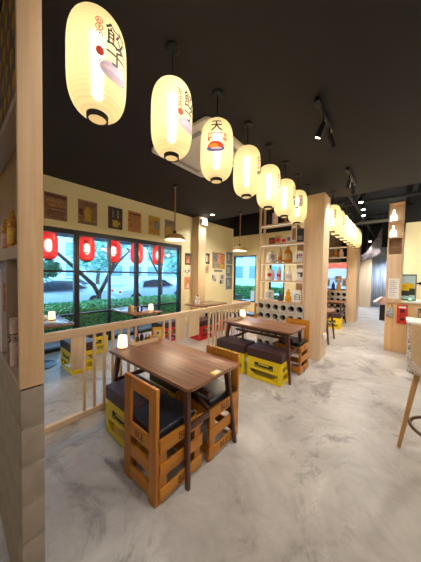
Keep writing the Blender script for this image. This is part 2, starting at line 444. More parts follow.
def shelf_unit(x0, x1, y0, y1, boards, top, label, nblk, holes=True, led=True, uprights=(), dividers=()):
    """open shelf on a breeze block wall"""
    t = thing('partition_shelf', label, 'shelf', ((x0+x1)/2, (y0+y1)/2, 0))
    ox, oy = (x0+x1)/2, (y0+y1)/2
    base = boards[0]-.035
    # breeze blocks with round holes
    cols = nblk; rows = 5
    bw = (x1-x0)/cols; bh = base/rows; r = min(bw, bh)*.37
    b = MB(); n = 16
    for i in range(cols):
        for j in range(rows):
            cx = x0+bw*(i+.5)-ox; cz = bh*(j+.5); hx, hz = bw/2-.003, bh/2-.003
            for side, yy in ((-1, y0-oy), (1, y1-oy)):
                sq = []; ci = []
                for k in range(n):
                    a = 2*PI*k/n; ca, sa = math.cos(a), math.sin(a); f = 1/max(abs(ca), abs(sa))
                    sq.append(b.bm.verts.new((cx+hx*ca*f, yy, cz+hz*sa*f))); ci.append(b.bm.verts.new((cx+r*ca, yy, cz+r*sa)))
                for k in range(n): b.bm.faces.new((sq[k], sq[(k+1) % n], ci[(k+1) % n], ci[k]))
                if side == -1: s0, c0 = sq, ci
                else:
                    for k in range(n):
                        b.bm.faces.new((s0[k], s0[(k+1) % n], sq[(k+1) % n], sq[k])); b.bm.faces.new((c0[k], c0[(k+1) % n], ci[(k+1) % n], ci[k]))
            b._tag([])
    bl = b.build('breeze_blocks', M['concrete'], t, smooth=0)
    b = MB(); b.box(x0-ox, x1-ox, .02, .05, 0, base-.01); b.build('mortar_core', plain('dark block core', '#2a2622', .9), t, smooth=0)
    for z in boards:
        b = MB(); b.box(x0-ox, x1-ox, y0-oy, y1-oy, z-.035, z, .003); s = b.build('shelf_board', M['maple_x'], t)
        if led and z != boards[0]:
            b = MB(); b.box(x0-ox+.05, x1-ox-.03, y0-oy+.012, y0-oy+.022, z-.041, z-.0355); b.build('light_strip', M['ledwhite'], s, smooth=0)
    for x in uprights:
        for yy in (y0-oy+.002, y1-oy-.042):
            b = MB(); b.box(x-ox-.022, x-ox+.022, yy, yy+.04, boards[0], top, .003); b.build('upright', M['maple'], t)
    for (x, za, zb) in dividers:
        b = MB(); b.box(x-ox-.012, x-ox+.012, y0-oy+.02, y1-oy-.02, za, zb, .002); b.build('divider', M['maple'], t)
    return t
BZ = [1.05, 1.485, 1.858, 2.262, 2.685]
shelf_unit(-2.40, -1.39, 4.485, 4.73, BZ, 3.12, 'open wooden bottle shelf on breeze blocks beside the front pillar', 6,
           uprights=(-2.378, -1.413), dividers=((-1.66, 2.262, 2.65),))
B2 = [1.07, 1.5, 2.1, 2.29, 2.66]
shelf_unit(-2.5, -1.375, 9.15, 9.4, B2, 3.0, 'open wooden shelf on breeze blocks beside the second pillar', 6, uprights=(-2.47, -1.4))

# near partition (left edge of the picture)
NX = -1.25
t = thing('partition_shelf', 'wooden shelf partition on concrete blocks at the near left edge', 'shelf', (-1.9, .24, 0))
b = MB()
rows = 6; bh = 1.07/rows
for j in range(rows):
    b.box(.0, .65, -.04, .045, j*bh+.004, (j+1)*bh-.004, .003)
    b.box(-.65, -.004, -.04, .045, j*bh+.004, (j+1)*bh-.004, .003)
b.build('concrete_blocks', plain('dusty concrete block', '#95877a', .92, var=.25, scale=14), t)
b = MB(); b.box(-.645, .643, -.034, .040, 0, 1.066); b.build('mortar', M['mortar'], t, smooth=0)
b = MB(); b.box(.618, .65, -.042, .046, 1.074, CZ-.002, .003); b.build('end_panel', wood('near maple panel', '#cba378', '#e4c29c', 'z', .45, c3='#d8b28a'), t)
b = MB(); b.box(-.65, .617, .032, .046, 1.074, CZ-.002); b.build('back_panel', M['oakd'], t, smooth=0)
for z0, z1 in ((1.074, 1.10), (1.655, 1.715), (2.33, 2.37)):
    b = MB(); b.box(-.65, .617, -.042, .031, z0, z1, .002); b.build('shelf_board', plain('grey brown shelf edge', '#a08a78', .6), t)
b = MB(); b.box(.305, .322, -.042, .031, 1.10, 1.655, .002); b.build('divider', plain('grey brown shelf edge', '#a08a78', .6), t)

# railing
RX = -2.6
t = thing('wooden_railing', 'pale wooden railing with thin balusters between the two seating rows', 'railing', (RX, 2.4, 0))
b = MB(); b.box(-.03, .03, -2.1, 2.085, .905, .99, .005); b.build('top_rail', M['maple_y'], t)
b = MB(); b.box(-.025, .025, -2.1, 2.085, 0, .065, .005); b.build('bottom_rail', M['maple_y'], t)
for y in (.953, 1.06, 1.171, 1.272, 1.375, 1.475, 1.58, 2.03, 2.15, 3.05, 3.17, 3.26, 3.36, 3.45, 3.56, 3.67, 3.78, 3.89, 4.0, 4.11, 4.22, 4.33):
    b = MB(); b.box(-.014, .014, y-2.4-.014, y-2.4+.014, .065, .905, .002); b.build('baluster', M['maple'], t)
for y0, y1 in ((.815, .93), (2.245, 2.43), (2.505, 2.765)):
    b = MB(); b.box(.014, .03, y0-2.4, y1-2.4, .56, .905, .002); b.build('short_board', M['maple'], t)

# ------------------------------------------------------------------ tables
def make_table(label):
    t = thing('dining_table', label, 'table')
    L, W, H = 1.258/2, .658/2, .764
    b = MB(); b.prism(rrect(-L, L, -W, W, .045), H-.028, H, .006); b.build('tabletop', M['walnut'], t)
    for sx in (-1, 1):
        for sy in (-1, 1):
            b = MB(); b.bar((sx*(L-.10), sy*(W-.075), H-.028), (sx*(L-.02), sy*(W-.02), 0), .052, .04, .006, taper=.68); b.build('leg', M['walnut_dark'], t)
        b = MB(); b.box(sx*(L-.10)-.011, sx*(L-.10)+.011, -W+.075, W-.075, H-.09, H-.03, .003); b.build('end_apron', M['walnut_dark'], t)
        b = MB(); b.box(sx*(L-.063)-.011, sx*(L-.063)+.011, -W+.06, W-.06, .40, .45, .003); b.build('end_stretcher', M['walnut_dark'], t)
    for sy in (-1, 1):
        b = MB(); b.box(-L+.12, L-.12, sy*(W-.08)-.01, sy*(W-.08)+.01, H-.085, H-.03, .003); b.build('side_apron', M['walnut_dark'], t)
    b = MB(); b.box(-L+.08, L-.08, -.018, .018, .55, .59, .003); b.build('long_beam', M['walnut_dark'], t)
    for sx in (-1, 1):
        b = MB(); b.bar((sx*(L-.09), 0, .44), (sx*(L-.35), 0, .562), .03, .02); b.build('brace', M['walnut_dark'], t)
    return t
T1 = make_table('nearest dark walnut dining table with the yellow sticker on its corner')
T1.location = (-1.746, 1.434, 0)
T2 = dup(T1, (-1.765, 3.51, 0), 0, 'dark walnut dining table in front of the bottle shelf')
T3 = dup(T1, (-1.80, 6.0, 0), 0, 'dark walnut dining table just behind the front pillar')
T4 = dup(T1, (-1.92, 8.35, 0), 0, 'dark walnut dining table in front of the second pillar')
for o in (T1, T2, T3, T4): o['group'] = 'dark walnut dining tables along the aisle'

# crate stools
def make_stool(label, pm, name):
    t = thing('crate_stool', label, 'stool')
    L, W, H = .28, .172, .33
    b = MB()
    for sx in (-1, 1):
        for sy in (-1, 1): b.box(sx*L, sx*(L-.055), sy*W, sy*(W-.055), 0, H, .008)
    for sy in (-1, 1):
        y0, y1 = sy*W, sy*(W-.016)
        b.box(-L+.05, L-.05, y0, y1, .262, H, .004); b.box(-L+.05, L-.05, y0, y1, .0, .062, .004)
        b.box(-L+.05, L-.05, y0, y1, .145, .185, .004)
        b.box(-L+.05, -L+.13, y0, y1, .18, .27, .003); b.box(L-.13, L-.05, y0, y1, .18, .27, .003)
        for sx in (-1, 1):     # slanted lower corners of the hand opening
            b.bar((sx*(L-.05), (y0+y1)/2, .10), (sx*(L-.13), (y0+y1)/2, .06), .014, .03, 0, 1, (0, 1, 0))
    for sx in (-1, 1):
        x0, x1 = sx*L, sx*(L-.016)
        b.box(x0, x1, -W+.05, W-.05, .255, H, .004); b.box(x0, x1, -W+.05, W-.05, 0, .06, .004); b.box(x0, x1, -W+.05, W-.05, .14, .18, .004)
        b.box(x0, x1, -.018, .018, .175, .26, .003)
    b.box(-L+.02, L-.02, -W+.02, W-.02, .012, .028)
    b.build('crate', pm, t)
    for sy in (-1, 1):
        b = MB(); b.box(-L+.125, L-.125, sy*(W-.012), sy*(W-.003), .18, .268); p = b.build('label_panel', M['ink'], t, smooth=0)
        b = MB(); y = sy*(W-.0025)
        b.box(-.085, .085, y-.001, y+.001, .232, .255)
        for k in range(7):     # row of worn block letters
            x = -.12+.04*k; zz = .205-.012*math.cos((k-3)*.5)
            b.box(x-.013, x-.007, y-.001, y+.001, zz-.012, zz+.014); b.box(x+.006, x+.012, y-.001, y+.001, zz-.012, zz+.014)
            if k % 2: b.box(x-.007, x+.006, y-.001, y+.001, zz-.012, zz-.006)
            else: b.box(x-.007, x+.006, y-.001, y+.001, zz+.002, zz+.008)
        b.build('lettering', M['tan'] if pm is M['red'] else plain('worn yellow print', '#d8c23c', .6), p, smooth=0)
    b = MB(); b.box(-L-.004, L+.004, -W-.004, W+.004, H, H+.135, .014, 3); b.build('cushion', M['vinyl'], t)
    return t
Y0 = make_stool('yellow crate stool beside the nearest chair at the railing end of the nearest table', M['yellow'], 'yellow')
Y0.location = (-1.93, 1.185, 0)
G = 'yellow crate stools with brown cushions'
Y0['group'] = G
for loc, rz, lab in (
    ((-1.93, 1.70, 0), 0, 'yellow crate stool hidden behind the nearest table on its far side'),
    ((-2.115, 3.205, 0), 0, 'yellow crate stool at the railing end of the table before the bottle shelf'),
    ((-1.50, 3.205, 0), 0, 'yellow crate stool at the aisle end of the table before the bottle shelf'),
    ((-1.55, 7.68, 0), 0, 'yellow crate stool seen past the front pillar, between two far tables'),
    ((-4.05, 1.385, 0), 0, 'yellow crate stool beside the nearest window table behind the railing'),
    ((-4.62, 1.8, 0), PI/2, 'yellow crate stool against the window beyond the nearest window table')):
    dup(Y0, loc, rz, lab, G)
R0 = make_stool('red crate stool at the middle window table, nearest of the red ones', M['red'], 'red')
R0.location = (-4.18, 3.33, 0); R0.rotation_euler = (0, 0, PI/2); R0['group'] = 'red crate stools by the window'
for loc, rz, lab in (((-3.72, 4.12, 0), PI/2, 'red crate stool before the wall column, at the corner table'), ((-3.9, 5.15, 0), PI/2, 'red crate stool behind the corner table, farthest of the red ones')):
    dup(R0, loc, rz, lab, 'red crate stools by the window')

# crate-wood chairs
def make_chair(label):
    t = thing('crate_chair', label, 'chair')
    W, D = .2075, .46     # half width, depth; back at y=0, faces +y
    for sx in (-1, 1):
        b = MB(); b.box(sx*W, sx*(W-.085), 0, .028, 0, .815, .005); b.build('back_post', M['pine_z'], t)
        b = MB(); b.box(sx*W, sx*(W-.026), .0285, .095, 0, .43, .004); b.build('side_post', M['pine_z'], t)
        b = MB(); b.prism([(D-.085, 0), (D, 0), (D, .055), (D-.02, .10), (D-.02, .385), (D, .40), (D, .43), (D-.085, .43)], 0, .026, 0)
        bmesh.ops.transform(b.bm, matrix=Matrix(((0, 0, 1, 0), (1, 0, 0, 0), (0, 1, 0, 0), (0, 0, 0, 1))), verts=b.bm.verts)
        bmesh.ops.translate(b.bm, vec=((W-.026) if sx > 0 else -W, 0, 0), verts=b.bm.verts)
        b.build('front_post', M['pine_z'], t)
        for z0, z1 in ((.36, .455), (.19, .285), (.025, .115)):
            b = MB(); b.box(sx*(W+.012), sx*W, .03, D-.004, z0, z1, .003); s = b.build('side_board', M['pine_y'], t)
            if z0 > .3 or z0 < .1:
                lettering('lettering', 'BLE', .075, M['burn'], s, facing((sx*(W+.0125), D*.5+.02, (z0+z1)/2), sx, 0), .001)
    for z0, z1 in ((.715, .815), (.355, .455), (.19, .285), (.025, .12)):
        b = MB(); b.box(-W+.086, W-.086, .004, .024, z0, z1, .003); s = b.build('back_board', M['pine'], t)
        if .3 < z0 < .5: lettering('lettering', 'BLE', .07, M['burn'], s, facing((0, .0035, (z0+z1)/2), 0, -1), .001)
    for z0, z1 in ((.36, .43), (.03, .11)):
        b = MB(); b.box(-W+.027, W-.027, D-.05, D-.03, z0, z1, .003); b.build('front_board', M['pine'], t)
    b = MB(); b.box(-W+.027, W-.027, .03, D-.052, .405, .43, .002); b.build('seat_board', M['pine_y'], t)
    b = MB(); b.box(-W+.03, W-.03, .034, D-.053, .4305, .495, .018, 3); b.build('seat_cushion', M['vinyl_black'], t)
    return t
C1 = make_chair('orange wooden crate chair with black cushion nearest the camera')
C1.location = (-1.41, .885, 0); C1['group'] = 'orange crate chairs at the tables'
dup(C1, (-1.385, 1.86, 0), PI, 'orange wooden crate chair on the far side of the nearest table', 'orange crate chairs at the tables')
dup(C1, (-1.36, 4.06, 0), PI, 'orange wooden crate chair against the front pillar by the bottle shelf', 'orange crate chairs at the tables')
dup(C1, (-2.95, 5.6, 0), PI/2, 'orange wooden crate chair seen beyond the railing left of the bottle shelf', 'orange crate chairs at the tables')

# window tables on pedestals
def make_wtable(label):
    t = thing('pedestal_table', label, 'table')
    b = MB(); b.prism(rrect(-.55, .55, -.34, .34, .03), .728, .76, .005); b.build('tabletop', wood('glossy walnut', '#7a5540', '#a87e62', 'x', .16, plank=(1, .094)), t)
    b = MB(); b.tube([(0, 0, .02), (0, 0, .70)], .035, 16); b.build('column', M['blackmetal'], t)
    b = MB(); b.box(-.2, .2, -.16, .16, .70, .728, .003); b.build('top_plate', M['blackmetal'], t)
    b = MB(); b.lathe([(.23, 0), (.23, .012), (.05, .03), (.04, .05), (0, .05)], 32); b.build('base_disc', M['blackmetal'], t)
    return t
A = make_wtable('walnut pedestal table by the window nearest the camera'); A.location = (-4.55, .985, 0)
A['group'] = 'pedestal tables along the window'
dup(A, (-4.5, 2.72, 0), 0, 'walnut pedestal table at the middle of the window', 'pedestal tables along the window')
dup(A, (-4.15, 4.75, 0), PI/2, 'brown pedestal table in front of the wall column', 'pedestal tables along the window')

# ------------------------------------------------------------------ lanterns
def lantern_r(z, h=.68, r0=.06, r1=.165):
    u = abs(2*(z-h/2)/h); p = 3.8
    u = min(u, 1)
    return r0 + (r1-r0) * (1-u**p)**(1/2.0)
def lantern_shade(h, r0, r1, ribs, mat, name='paper_shade', n=40, top=True):
    b = MB(); prof = []
    N = ribs*3
    for i in range(N+1):
        # finer near the ends
        s = i/N; z = h*(.5-.5*math.cos(PI*s))*.55 + h*s*.45
        prof.append((lantern_r(z, h, r0, r1) + .0016*abs(math.sin(PI*ribs*z/h)), z))
    rings = []
    for r, z in prof: rings.append([b.bm.verts.new((r*math.cos(2*PI*k/n), r*math.sin(2*PI*k/n), z)) for k in range(n)])
    for a, c in zip(rings, rings[1:]):
        for k in range(n): b.bm.faces.new((a[k], a[(k+1) % n], c[(k+1) % n], c[k]))
    return b
def wrap(bm, h, r0, r1, zc, off=.0025, az=0):
    """bend a flat xy mesh onto the lantern; x along the girth, y up; centre azimuth az"""
    for ax in (0, 1):
        for k in range(-16, 17):
            co = Vector((0, 0, 0)); no = Vector((0, 0, 0)); co[ax] = k*.014; no[ax] = 1
            bmesh.ops.bisect_plane(bm, geom=bm.verts[:]+bm.edges[:]+bm.faces[:], plane_co=co, plane_no=no)
    for v in bm.verts:
        z = zc+v.co.y; r = lantern_r(z, h, r0, r1)+off+v.co.z; a = az+v.co.x/r1
        v.co = Vector((r*math.cos(a), r*math.sin(a), z))
def disc_bm(rx, ry, n=28, hole=0):
    bm = bmesh.new()
    o = [bm.verts.new((rx*math.cos(2*PI*k/n), ry*math.sin(2*PI*k/n), 0)) for k in range(n)]
    if hole:
        i = [bm.verts.new((rx*hole*math.cos(2*PI*k/n), ry*hole*math.sin(2*PI*k/n), 0)) for k in range(n)]
        for k in range(n): bm.faces.new((o[k], o[(k+1) % n], i[(k+1) % n], i[k]))
    else: bm.faces.new(o)
    return bm
LH, LR0, LR1 = .56, .058, .163
def ink_mat(name, c):
    return plain(name, c, .8, var=.05)
def wrapped(name, bm, zc, az, mat, parent, off=.0025):
    wrap(bm, LH, LR0, LR1, zc*LH/.675, off, az)
    b = MB(); b.bm.free(); b.bm = bm
    return b.build(name, mat, parent, smooth=0, recalc=False)
INK = ink_mat('lantern black print', '#3a3428'); RINK = ink_mat('lantern red print', '#d83a22'); PINK = ink_mat('lantern lilac print', '#cdb2c6'); GREY = ink_mat('lantern grey print', '#7d7f98'); GOLD = ink_mat('lantern orange print', '#e08a1c')
def print_marks(t, kind):
    """printing on the paper, centred on azimuth 0 of the lantern"""
    if kind == 'gyoza':
        for ch, z in (('餃', .455), ('子', .335)):
            wrapped('lettering', text_bm(ch, .135, weight=.001), z, .18, INK, t)
        for k, ch in enumerate('おすすめ'):
            bm = disc_bm(.019, .019, 20, .78); wrapped('red_ring', bm, .50-.045*k, -.42, RINK, t)
            wrapped('red_lettering', text_bm(ch, .026, weight=.0006), .50-.045*k, -.42, RINK, t)
        wrapped('red_seal', disc_bm(.021, .026), .305, -.40, RINK, t)
        wrapped('dish_outline', disc_bm(.088, .05, 32, .93), .22, .08, GREY, t, .003)
        wrapped('dish_picture', disc_bm(.08, .044), .22, .08, PINK, t, .0022)
        for k in range(4):
            bm = disc_bm(.022, .011, 16); 
            for v in bm.verts: v.co.x += -.045+.03*k; v.co.y += .006*(k % 2)
            wrapped('dumpling', bm, .222, .08, ink_mat('lantern pale pink print', '#e6cbd0'), t, .0035)
    elif kind == 'bowl':
        wrapped('lettering', text_bm('天', .115, weight=.002), .525, 0, INK, t)
        wrapped('lettering', text_bm('丁', .11, weight=.001), .39, .06, GREY, t)
        for k, ch in enumerate('海鮮'): wrapped('red_lettering', text_bm(ch, .045, weight=.002), .425-.05*k, -.4, RINK, t)
        for k, ch in enumerate('名物'): wrapped('red_lettering', text_bm(ch, .04, weight=.001), .425-.05*k, .5, RINK, t)
        bm = bmesh.new()   # bowl: half ellipse
        vs = [bm.verts.new((.088*math.cos(a), .045*math.sin(a), 0)) for a in [PI+PI*k/14 for k in range(15)]]
        bm.faces.new(vs); wrapped('bowl_picture', bm, .285, -.05, ink_mat('lantern blue print', '#55558f'), t)
        bm = bmesh.new()
        vs = [bm.verts.new((.08*math.cos(a), .055*math.sin(a), 0)) for a in [PI*k/14 for k in range(15)]]
        bm.faces.new(vs); wrapped('bowl_filling', bm, .285, -.05, RINK, t)
        bm = disc_bm(.045, .018)
        wrapped('bowl_filling', bm, .30, -.15, GOLD, t, .0035)
        bm = disc_bm(.055, .012)
        wrapped('bowl_band', bm, .27, .02, PINK, t, .0035)
    else:
        for k, ch in enumerate('居酒屋'): wrapped('lettering', text_bm(ch, .085, weight=.001), .48-.09*k, .1, INK, t)
        for k, ch in enumerate('おすすめ'): wrapped('red_lettering', text_bm(ch, .038, weight=.001), .47-.045*k, -.3, RINK, t)
        wrapped('red_seal', disc_bm(.028, .022), .27, -.25, ink_mat('lantern pink print', '#e59a86'), t)
def make_lantern(label, kind):
    t = thing('paper_lantern', label, 'lantern')
    b = lantern_shade(LH, LR0, LR1, 28, None); sh = b.build('paper_shade', M['paperw'], t, smooth=60)
    b = MB(); b.lathe([(.050, -.026), (.060, -.026), (.061, .008), (.050, .008)], 32, loop=True)
    r = b.build('bottom_rim', M['black'], t)
    b = MB(); b.lathe([(0, -.022), (.0495, -.022), (.0495, -.019), (0, -.019)], 24); b.build('bottom_disc', M['paperw'], t)
    b = MB(); b.lathe([(0, LH-.004), (.062, LH-.004), (.062, LH+.016), (.03, LH+.022), (0, LH+.022)], 32); b.build('top_cap', M['black'], t)
    up = CZ-2.54
    b = MB(); b.tube([(0, 0, LH+.02), (0, 0, up-.03)], .006, 8); b.build('cord', M['black'], t)
    b = MB(); b.lathe([(0, up-.04), (.045, up-.04), (.055, up-.03), (.055, up-.001), (0, up-.001)], 24); b.build('ceiling_cap', M['black'], t)
    print_marks(t, kind)
    b = MB(); b.tube([(0, 0, LH*.22), (0, 0, LH*.78)], .022, 8); b.build('lamp_tube', glow('warm lamp tube', '#fff0d0', 7.5), t)
    return t
LX, LYs, LD = -1.4413, .6058, .5818
kinds = {}
az_list = [4, 6, -53, 10, 5, 12, -58, 170]
types = ['gyoza', 'gyoza', 'bowl', 'plain', 'plain', 'gyoza', 'plain', 'plain']
labs = ['biggest glowing cream paper lantern, nearest the camera beside the near post',
        'glowing cream paper lantern second from the camera, left of the ceiling air conditioner',
        'glowing cream paper lantern printed with a red and blue bowl, under the air conditioner',
        'glowing cream paper lantern fourth from the camera, right of the bowl lantern',
        'glowing cream paper lantern fifth from the camera, left end above the bottle shelf',
        'glowing cream paper lantern sixth from the camera, above the bottle shelf',
        'glowing cream paper lantern seventh from the camera, above the shelf near the pillar',
        'small glowing cream paper lantern overlapping the front wooden pillar']
GL = 'cream paper lanterns in a row under the ceiling'
for k in range(8):
    loc = (LX, LYs+LD*k, 2.555); rz = math.radians(az_list[k])
    ty = types[k]
    if ty not in kinds:
        o = make_lantern(labs[k], ty); o.location = loc; o.rotation_euler = (0, 0, rz); o['group'] = GL; kinds[ty] = o
    else: dup(kinds[ty], loc, rz, labs[k], GL)
back = ['first', 'second', 'third', 'fourth', 'fifth', 'sixth', 'seventh', 'eighth', 'ninth', 'tenth']
for j in range(8):
    loc = (-1.14, 5.40+.5*j, 2.56)
    dup(kinds['plain'], loc, math.radians([-70, -10, -75, 20, -65, 5, -70, 30, -60, 0][j]), back[j]+' glowing lantern of the far row behind the front pillar, counted away from it', 'cream lanterns of the far row')
# red lanterns outside the window
def make_red(label):
    t = thing('red_lantern', label, 'lantern')
    h, r0, r1 = .56, .06, .165
    b = lantern_shade(h, r0, r1, 20, None); b.build('paper_shade', M['paperr'], t, smooth=60)
    b = MB(); b.lathe([(.0, -.02), (.066, -.02), (.066, .006), (.0, .006)], 24); b.build('bottom_rim', M['black'], t)
    b = MB(); b.lathe([(0, h-.004), (.066, h-.004), (.066, h+.02), (0, h+.02)], 24); b.build('top_cap', M['black'], t)
    b = MB(); b.tube([(0, 0, h+.018), (0, 0, h+.16)], .006, 8); b.build('cord', M['black'], t)
    for k, ch in enumerate('居酒屋'):
        bm = text_bm(ch, .11, weight=.002); wrap(bm, h, r0, r1, .40-.12*k, .003, 0)
        q = MB(); q.bm.free(); q.bm = bm; q.build('lettering', ink_mat('lantern dark red print', '#6a1512'), t, smooth=0, recalc=False)
    b = MB(); b.lathe([(0, h*.27), (.03, h*.3), (.045, h*.42), (.045, h*.58), (.03, h*.7), (0, h*.73)], 10); b.build('lamp_tube', glow('white lamp tube', '#fff2ea', 9), t)
    return t
r0 = make_red('glowing red lantern outside the window, beside the near post')
r0.location = (-5.5, 1.34, 1.845); r0.rotation_euler = (0, 0, math.radians(-75)); r0['group'] = 'red lanterns outside the big window'
for y, a, lab in ((2.075, -25, 'glowing red lantern outside the window, second from the near post'), (2.71, -20, 'glowing red lantern outside the window, middle one of the five'),
                  (3.36, -40, 'glowing red lantern outside the window, half hidden by the thick mullion'), (4.06, -35, 'glowing red lantern outside the window, last before the wall')):
    dup(r0, (-5.5, y, 1.845), math.radians(a), lab, 'red lanterns outside the big window')

# pendant lamps
def make_pendant(label):
    t = thing('pendant_lamp', label, 'lamp')
    b = MB(); b.lathe([(.205, 0), (.20, .05), (.15, .10), (.06, .125), (.03, .135), (.025, .13), (.14, .092), (.19, .045), (.196, 0)], 36, loop=True); b.build('lamp_shade', wood('woven rattan', '#b08c5c', '#e0bc86', 'x', .7, 3), t)
    b = MB(); b.lathe([(0, .12), (.035, .12), (.035, .165), (.02, .19), (0, .19)], 20); b.build('socket', M['blackmetal'], t)
    b = MB(); b.tube([(0, 0, .185), (0, 0, CZ-2.29-.02)], .014, 10); b.build('rope_cord', plain('tan rope', '#b08a5a', .9), t)
    b = MB(); b.lathe([(0, CZ-2.29-.035), (.055, CZ-2.29-.035), (.055, CZ-2.29-.001), (0, CZ-2.29-.001)], 20); b.build('ceiling_cap', M['blackmetal'], t)
    b = MB(); b.lathe([(0, .03), (.03, .045), (.035, .075), (.02, .105), (0, .118)], 16); b.build('bulb', glow('warm bulb', '#ffc46a', 6), t)
    light('pendant_light', 'POINT', (0, 0, .01), 50, (1, .83, .60), t, .05)
    return t
P1 = make_pendant('rattan pendant lamp on a rope in front of the window posters'); P1.location = (-3.57, 3.05, 2.29); P1['group'] = 'rattan pendant lamps'
dup(P1, (-3.57, 5.52, 2.29), 0, 'rattan pendant lamp on a rope before the small end window', 'rattan pendant lamps')

# ------------------------------------------------------------------ ceiling equipment
t = thing('air_conditioner', 'white ceiling cassette air conditioner behind the lanterns', 'air conditioner', (-2.27, 2.5, CZ))
b = MB(); b.prism(rrect(-.56, .56, -.57, .57, .06), -.04, -.001, .008); b.build('panel', M['offwhite'], t)
b = MB(); b.prism(rrect(-.31, .31, -.31, .31, .02), -.048, -.0405, .003); g = b.build('intake_grille', M['white'], t)
b = MB()
for k in range(11): b.box(-.28, .28, -.27+.054*k-.006, -.27+.054*k+.006, -.0515, -.0485)
b.build('grille_slats', M['offwhite'], g, smooth=0)
for k in range(4):
    m = Matrix.Rotation(k*PI/2, 4, 'Z'); b = MB(); b.box(-.34, .34, -.47, -.40, -.046, -.0405, .004, m=m); b.build('louvre', plain('louvre grey', '#a9a6a2', .5), t)

def spot_head(t, x, y, z, tilt, lit, energy=40, azi=0, name='spot_head', L=.13):
    """can spotlight pointing along a tilted axis"""
    m = Matrix.Translation((x, y, z)) @ Matrix.Rotation(azi, 4, 'Z') @ Matrix.Rotation(tilt, 4, 'X')
    b = MB(); b.lathe([(0, .02), (.028, .02), (.03, 0), (.034, -L), (.030, -L), (.026, -L+.012), (0, -L+.012)], 20)
    bmesh.ops.transform(b.bm, matrix=m, verts=b.bm.verts); h = b.build(name, M['blackmetal'], t)
    b = MB(); b.lathe([(0, -L+.002), (.026, -L+.002), (.026, -L+.010), (0, -L+.010)], 16)
    bmesh.ops.transform(b.bm, matrix=m, verts=b.bm.verts); b.build('lens', M['bulbwhite'] if lit else M['grey'], h)
    b = MB(); b.tube([(x, y, -.04), (x, y, z+.0)], .009, 8); b.build('stem', M['blackmetal'], t)
    if lit:
        o = light('spot_light', 'SPOT', (0, 0, 0), energy, (1, .93, .84), t, .04, angle=95, blend=.8)
        o.matrix_local = m @ Matrix.Translation((0, 0, -L-.02))
def track(label, loc, y0, y1, heads):
    t = thing('track_light', label, 'light', loc, group='black ceiling track lights')
    b = MB(); b.box(-.018, .018, y0, y1, -.04, -.001, .003); b.build('track', M['blackmetal'], t)
    b = MB(); b.box(-.03, .03, y0-.02, y0+.09, -.055, -.0405, .004); b.build('driver_box', M['blackmetal'], t)
    for h in heads: spot_head(t, *h)
    return t
E1 = 40
track('black ceiling track light with two spots nearest the camera, right of the lanterns', (-.69, 2.75, CZ), -.32, .33,
      [(0, -.05, -.14, math.radians(28), True, E1, math.radians(75)), (0, .22, -.14, math.radians(38), True, E1, math.radians(-20))])
track('black ceiling track light with bright spots farther along the aisle', (-.71, 4.75, CZ), -.45, .40,
      [(0, -.2, -.13, math.radians(30), True, E1, math.radians(30)), (0, .2, -.13, math.radians(20), False, E1, math.radians(0))])
def downlight(label, loc, energy, color=(1, .95, .88), r=.055, angle=140):
    t = thing('downlight', label, 'light', loc, group='recessed ceiling downlights')
    b = MB(); b.lathe([(r, -.006), (r+.018, -.006), (r+.018, -.0005), (r, -.0005)], 28, loop=True); b.build('trim_ring', M['offwhite'], t)
    b = MB(); b.lathe([(0, -.004), (r, -.004), (r, -.001), (0, -.001)], 24); b.build('lens', M['bulbwhite'], t)
    light('downlight_lamp', 'SPOT', (0, 0, -.03), energy, color, t, .06, angle=angle, blend=.6)
downlight('small bright downlight in the black ceiling beside the wall column', (-4.40, 5.25, CZ), 40)
downlight('bright downlight in the ceiling at the top edge, between the lanterns and the track', (-.85, 1.05, CZ), 42)
for i, (x, y, e) in enumerate(((.6, .3, 34), (1.6, 1.6, 50), (-.6, -1.2, 22), (1.4, 3.6, 42), (-3.2, -1.4, 30), (.5, 4.9, 42))):
    downlight(['recessed downlight over the aisle beside the camera', 'recessed downlight over the counter seats', 'recessed downlight behind the camera', 'recessed downlight over the counter stools',
               'recessed downlight in the back corner', 'recessed downlight before the end of the low ceiling'][i], (x, y, CZ), e)
# emergency lamp on the column
t = thing('emergency_light', 'white emergency light box high on the wall column', 'light', (-4.842, 5.30, 3.22))
b = MB(); b.box(0, .09, -.13, .13, -.08, .10, .012); b.build('housing', M['offwhite'], t)
for s in (-1, 1):
    b = MB(); b.tube([(.05, s*.07, .10), (.07, s*.07, .15)], .035, 16); b.build('lamp_head', M['signglow'], t)
b = MB(); b.box(.0905, .094, -.11, .11, -.06, .08, .002); b.build('light_panel', M['signglow'], t)
# far spotlights in the high black zone hang from pipes
t = thing('pipe_rig', 'black pipes and truss under the high ceiling beyond', 'pipes', (-.7, 7, 3.6))
b = MB()
b.tube([(-3.5, -.6, .1), (4.3, -.6, .1)], .03, 10); b.tube([(-3.5, .8, .15), (4.3, .8, .15)], .05, 10); b.tube([(-1.6, 3, .2), (4.3, 3, .2)], .04, 10)
b.build('pipe', plain('dark grey pipe', '#2b2b30', .5, .4), t)
b = MB(); b.tube([(-.3, -1, .0), (-.3, 7.5, .0)], .035, 10); b.tube([(.95, -1, .25), (.95, 7.5, .25)], .05, 10); b.build('pipe', plain('dark grey pipe', '#2b2b30', .5, .4), t)
b = MB()
for k in range(6):
    y = -.9+.9*k; b.tube([(-1.0, y, -.35), (-1.0, y+.45, .1)], .012, 8); b.tube([(-1.0, y+.45, .1), (-1.0, y+.9, -.35)], .012, 8)
b.tube([(-1.0, -.9, .1), (-1.0, 4.6, .1)], .018, 8); b.tube([(-1.0, -.9, -.35), (-1.0, 4.6, -.35)], .018, 8)
b.build('truss', plain('grey truss steel', '#55555c', .4, .6), t)
b = MB()
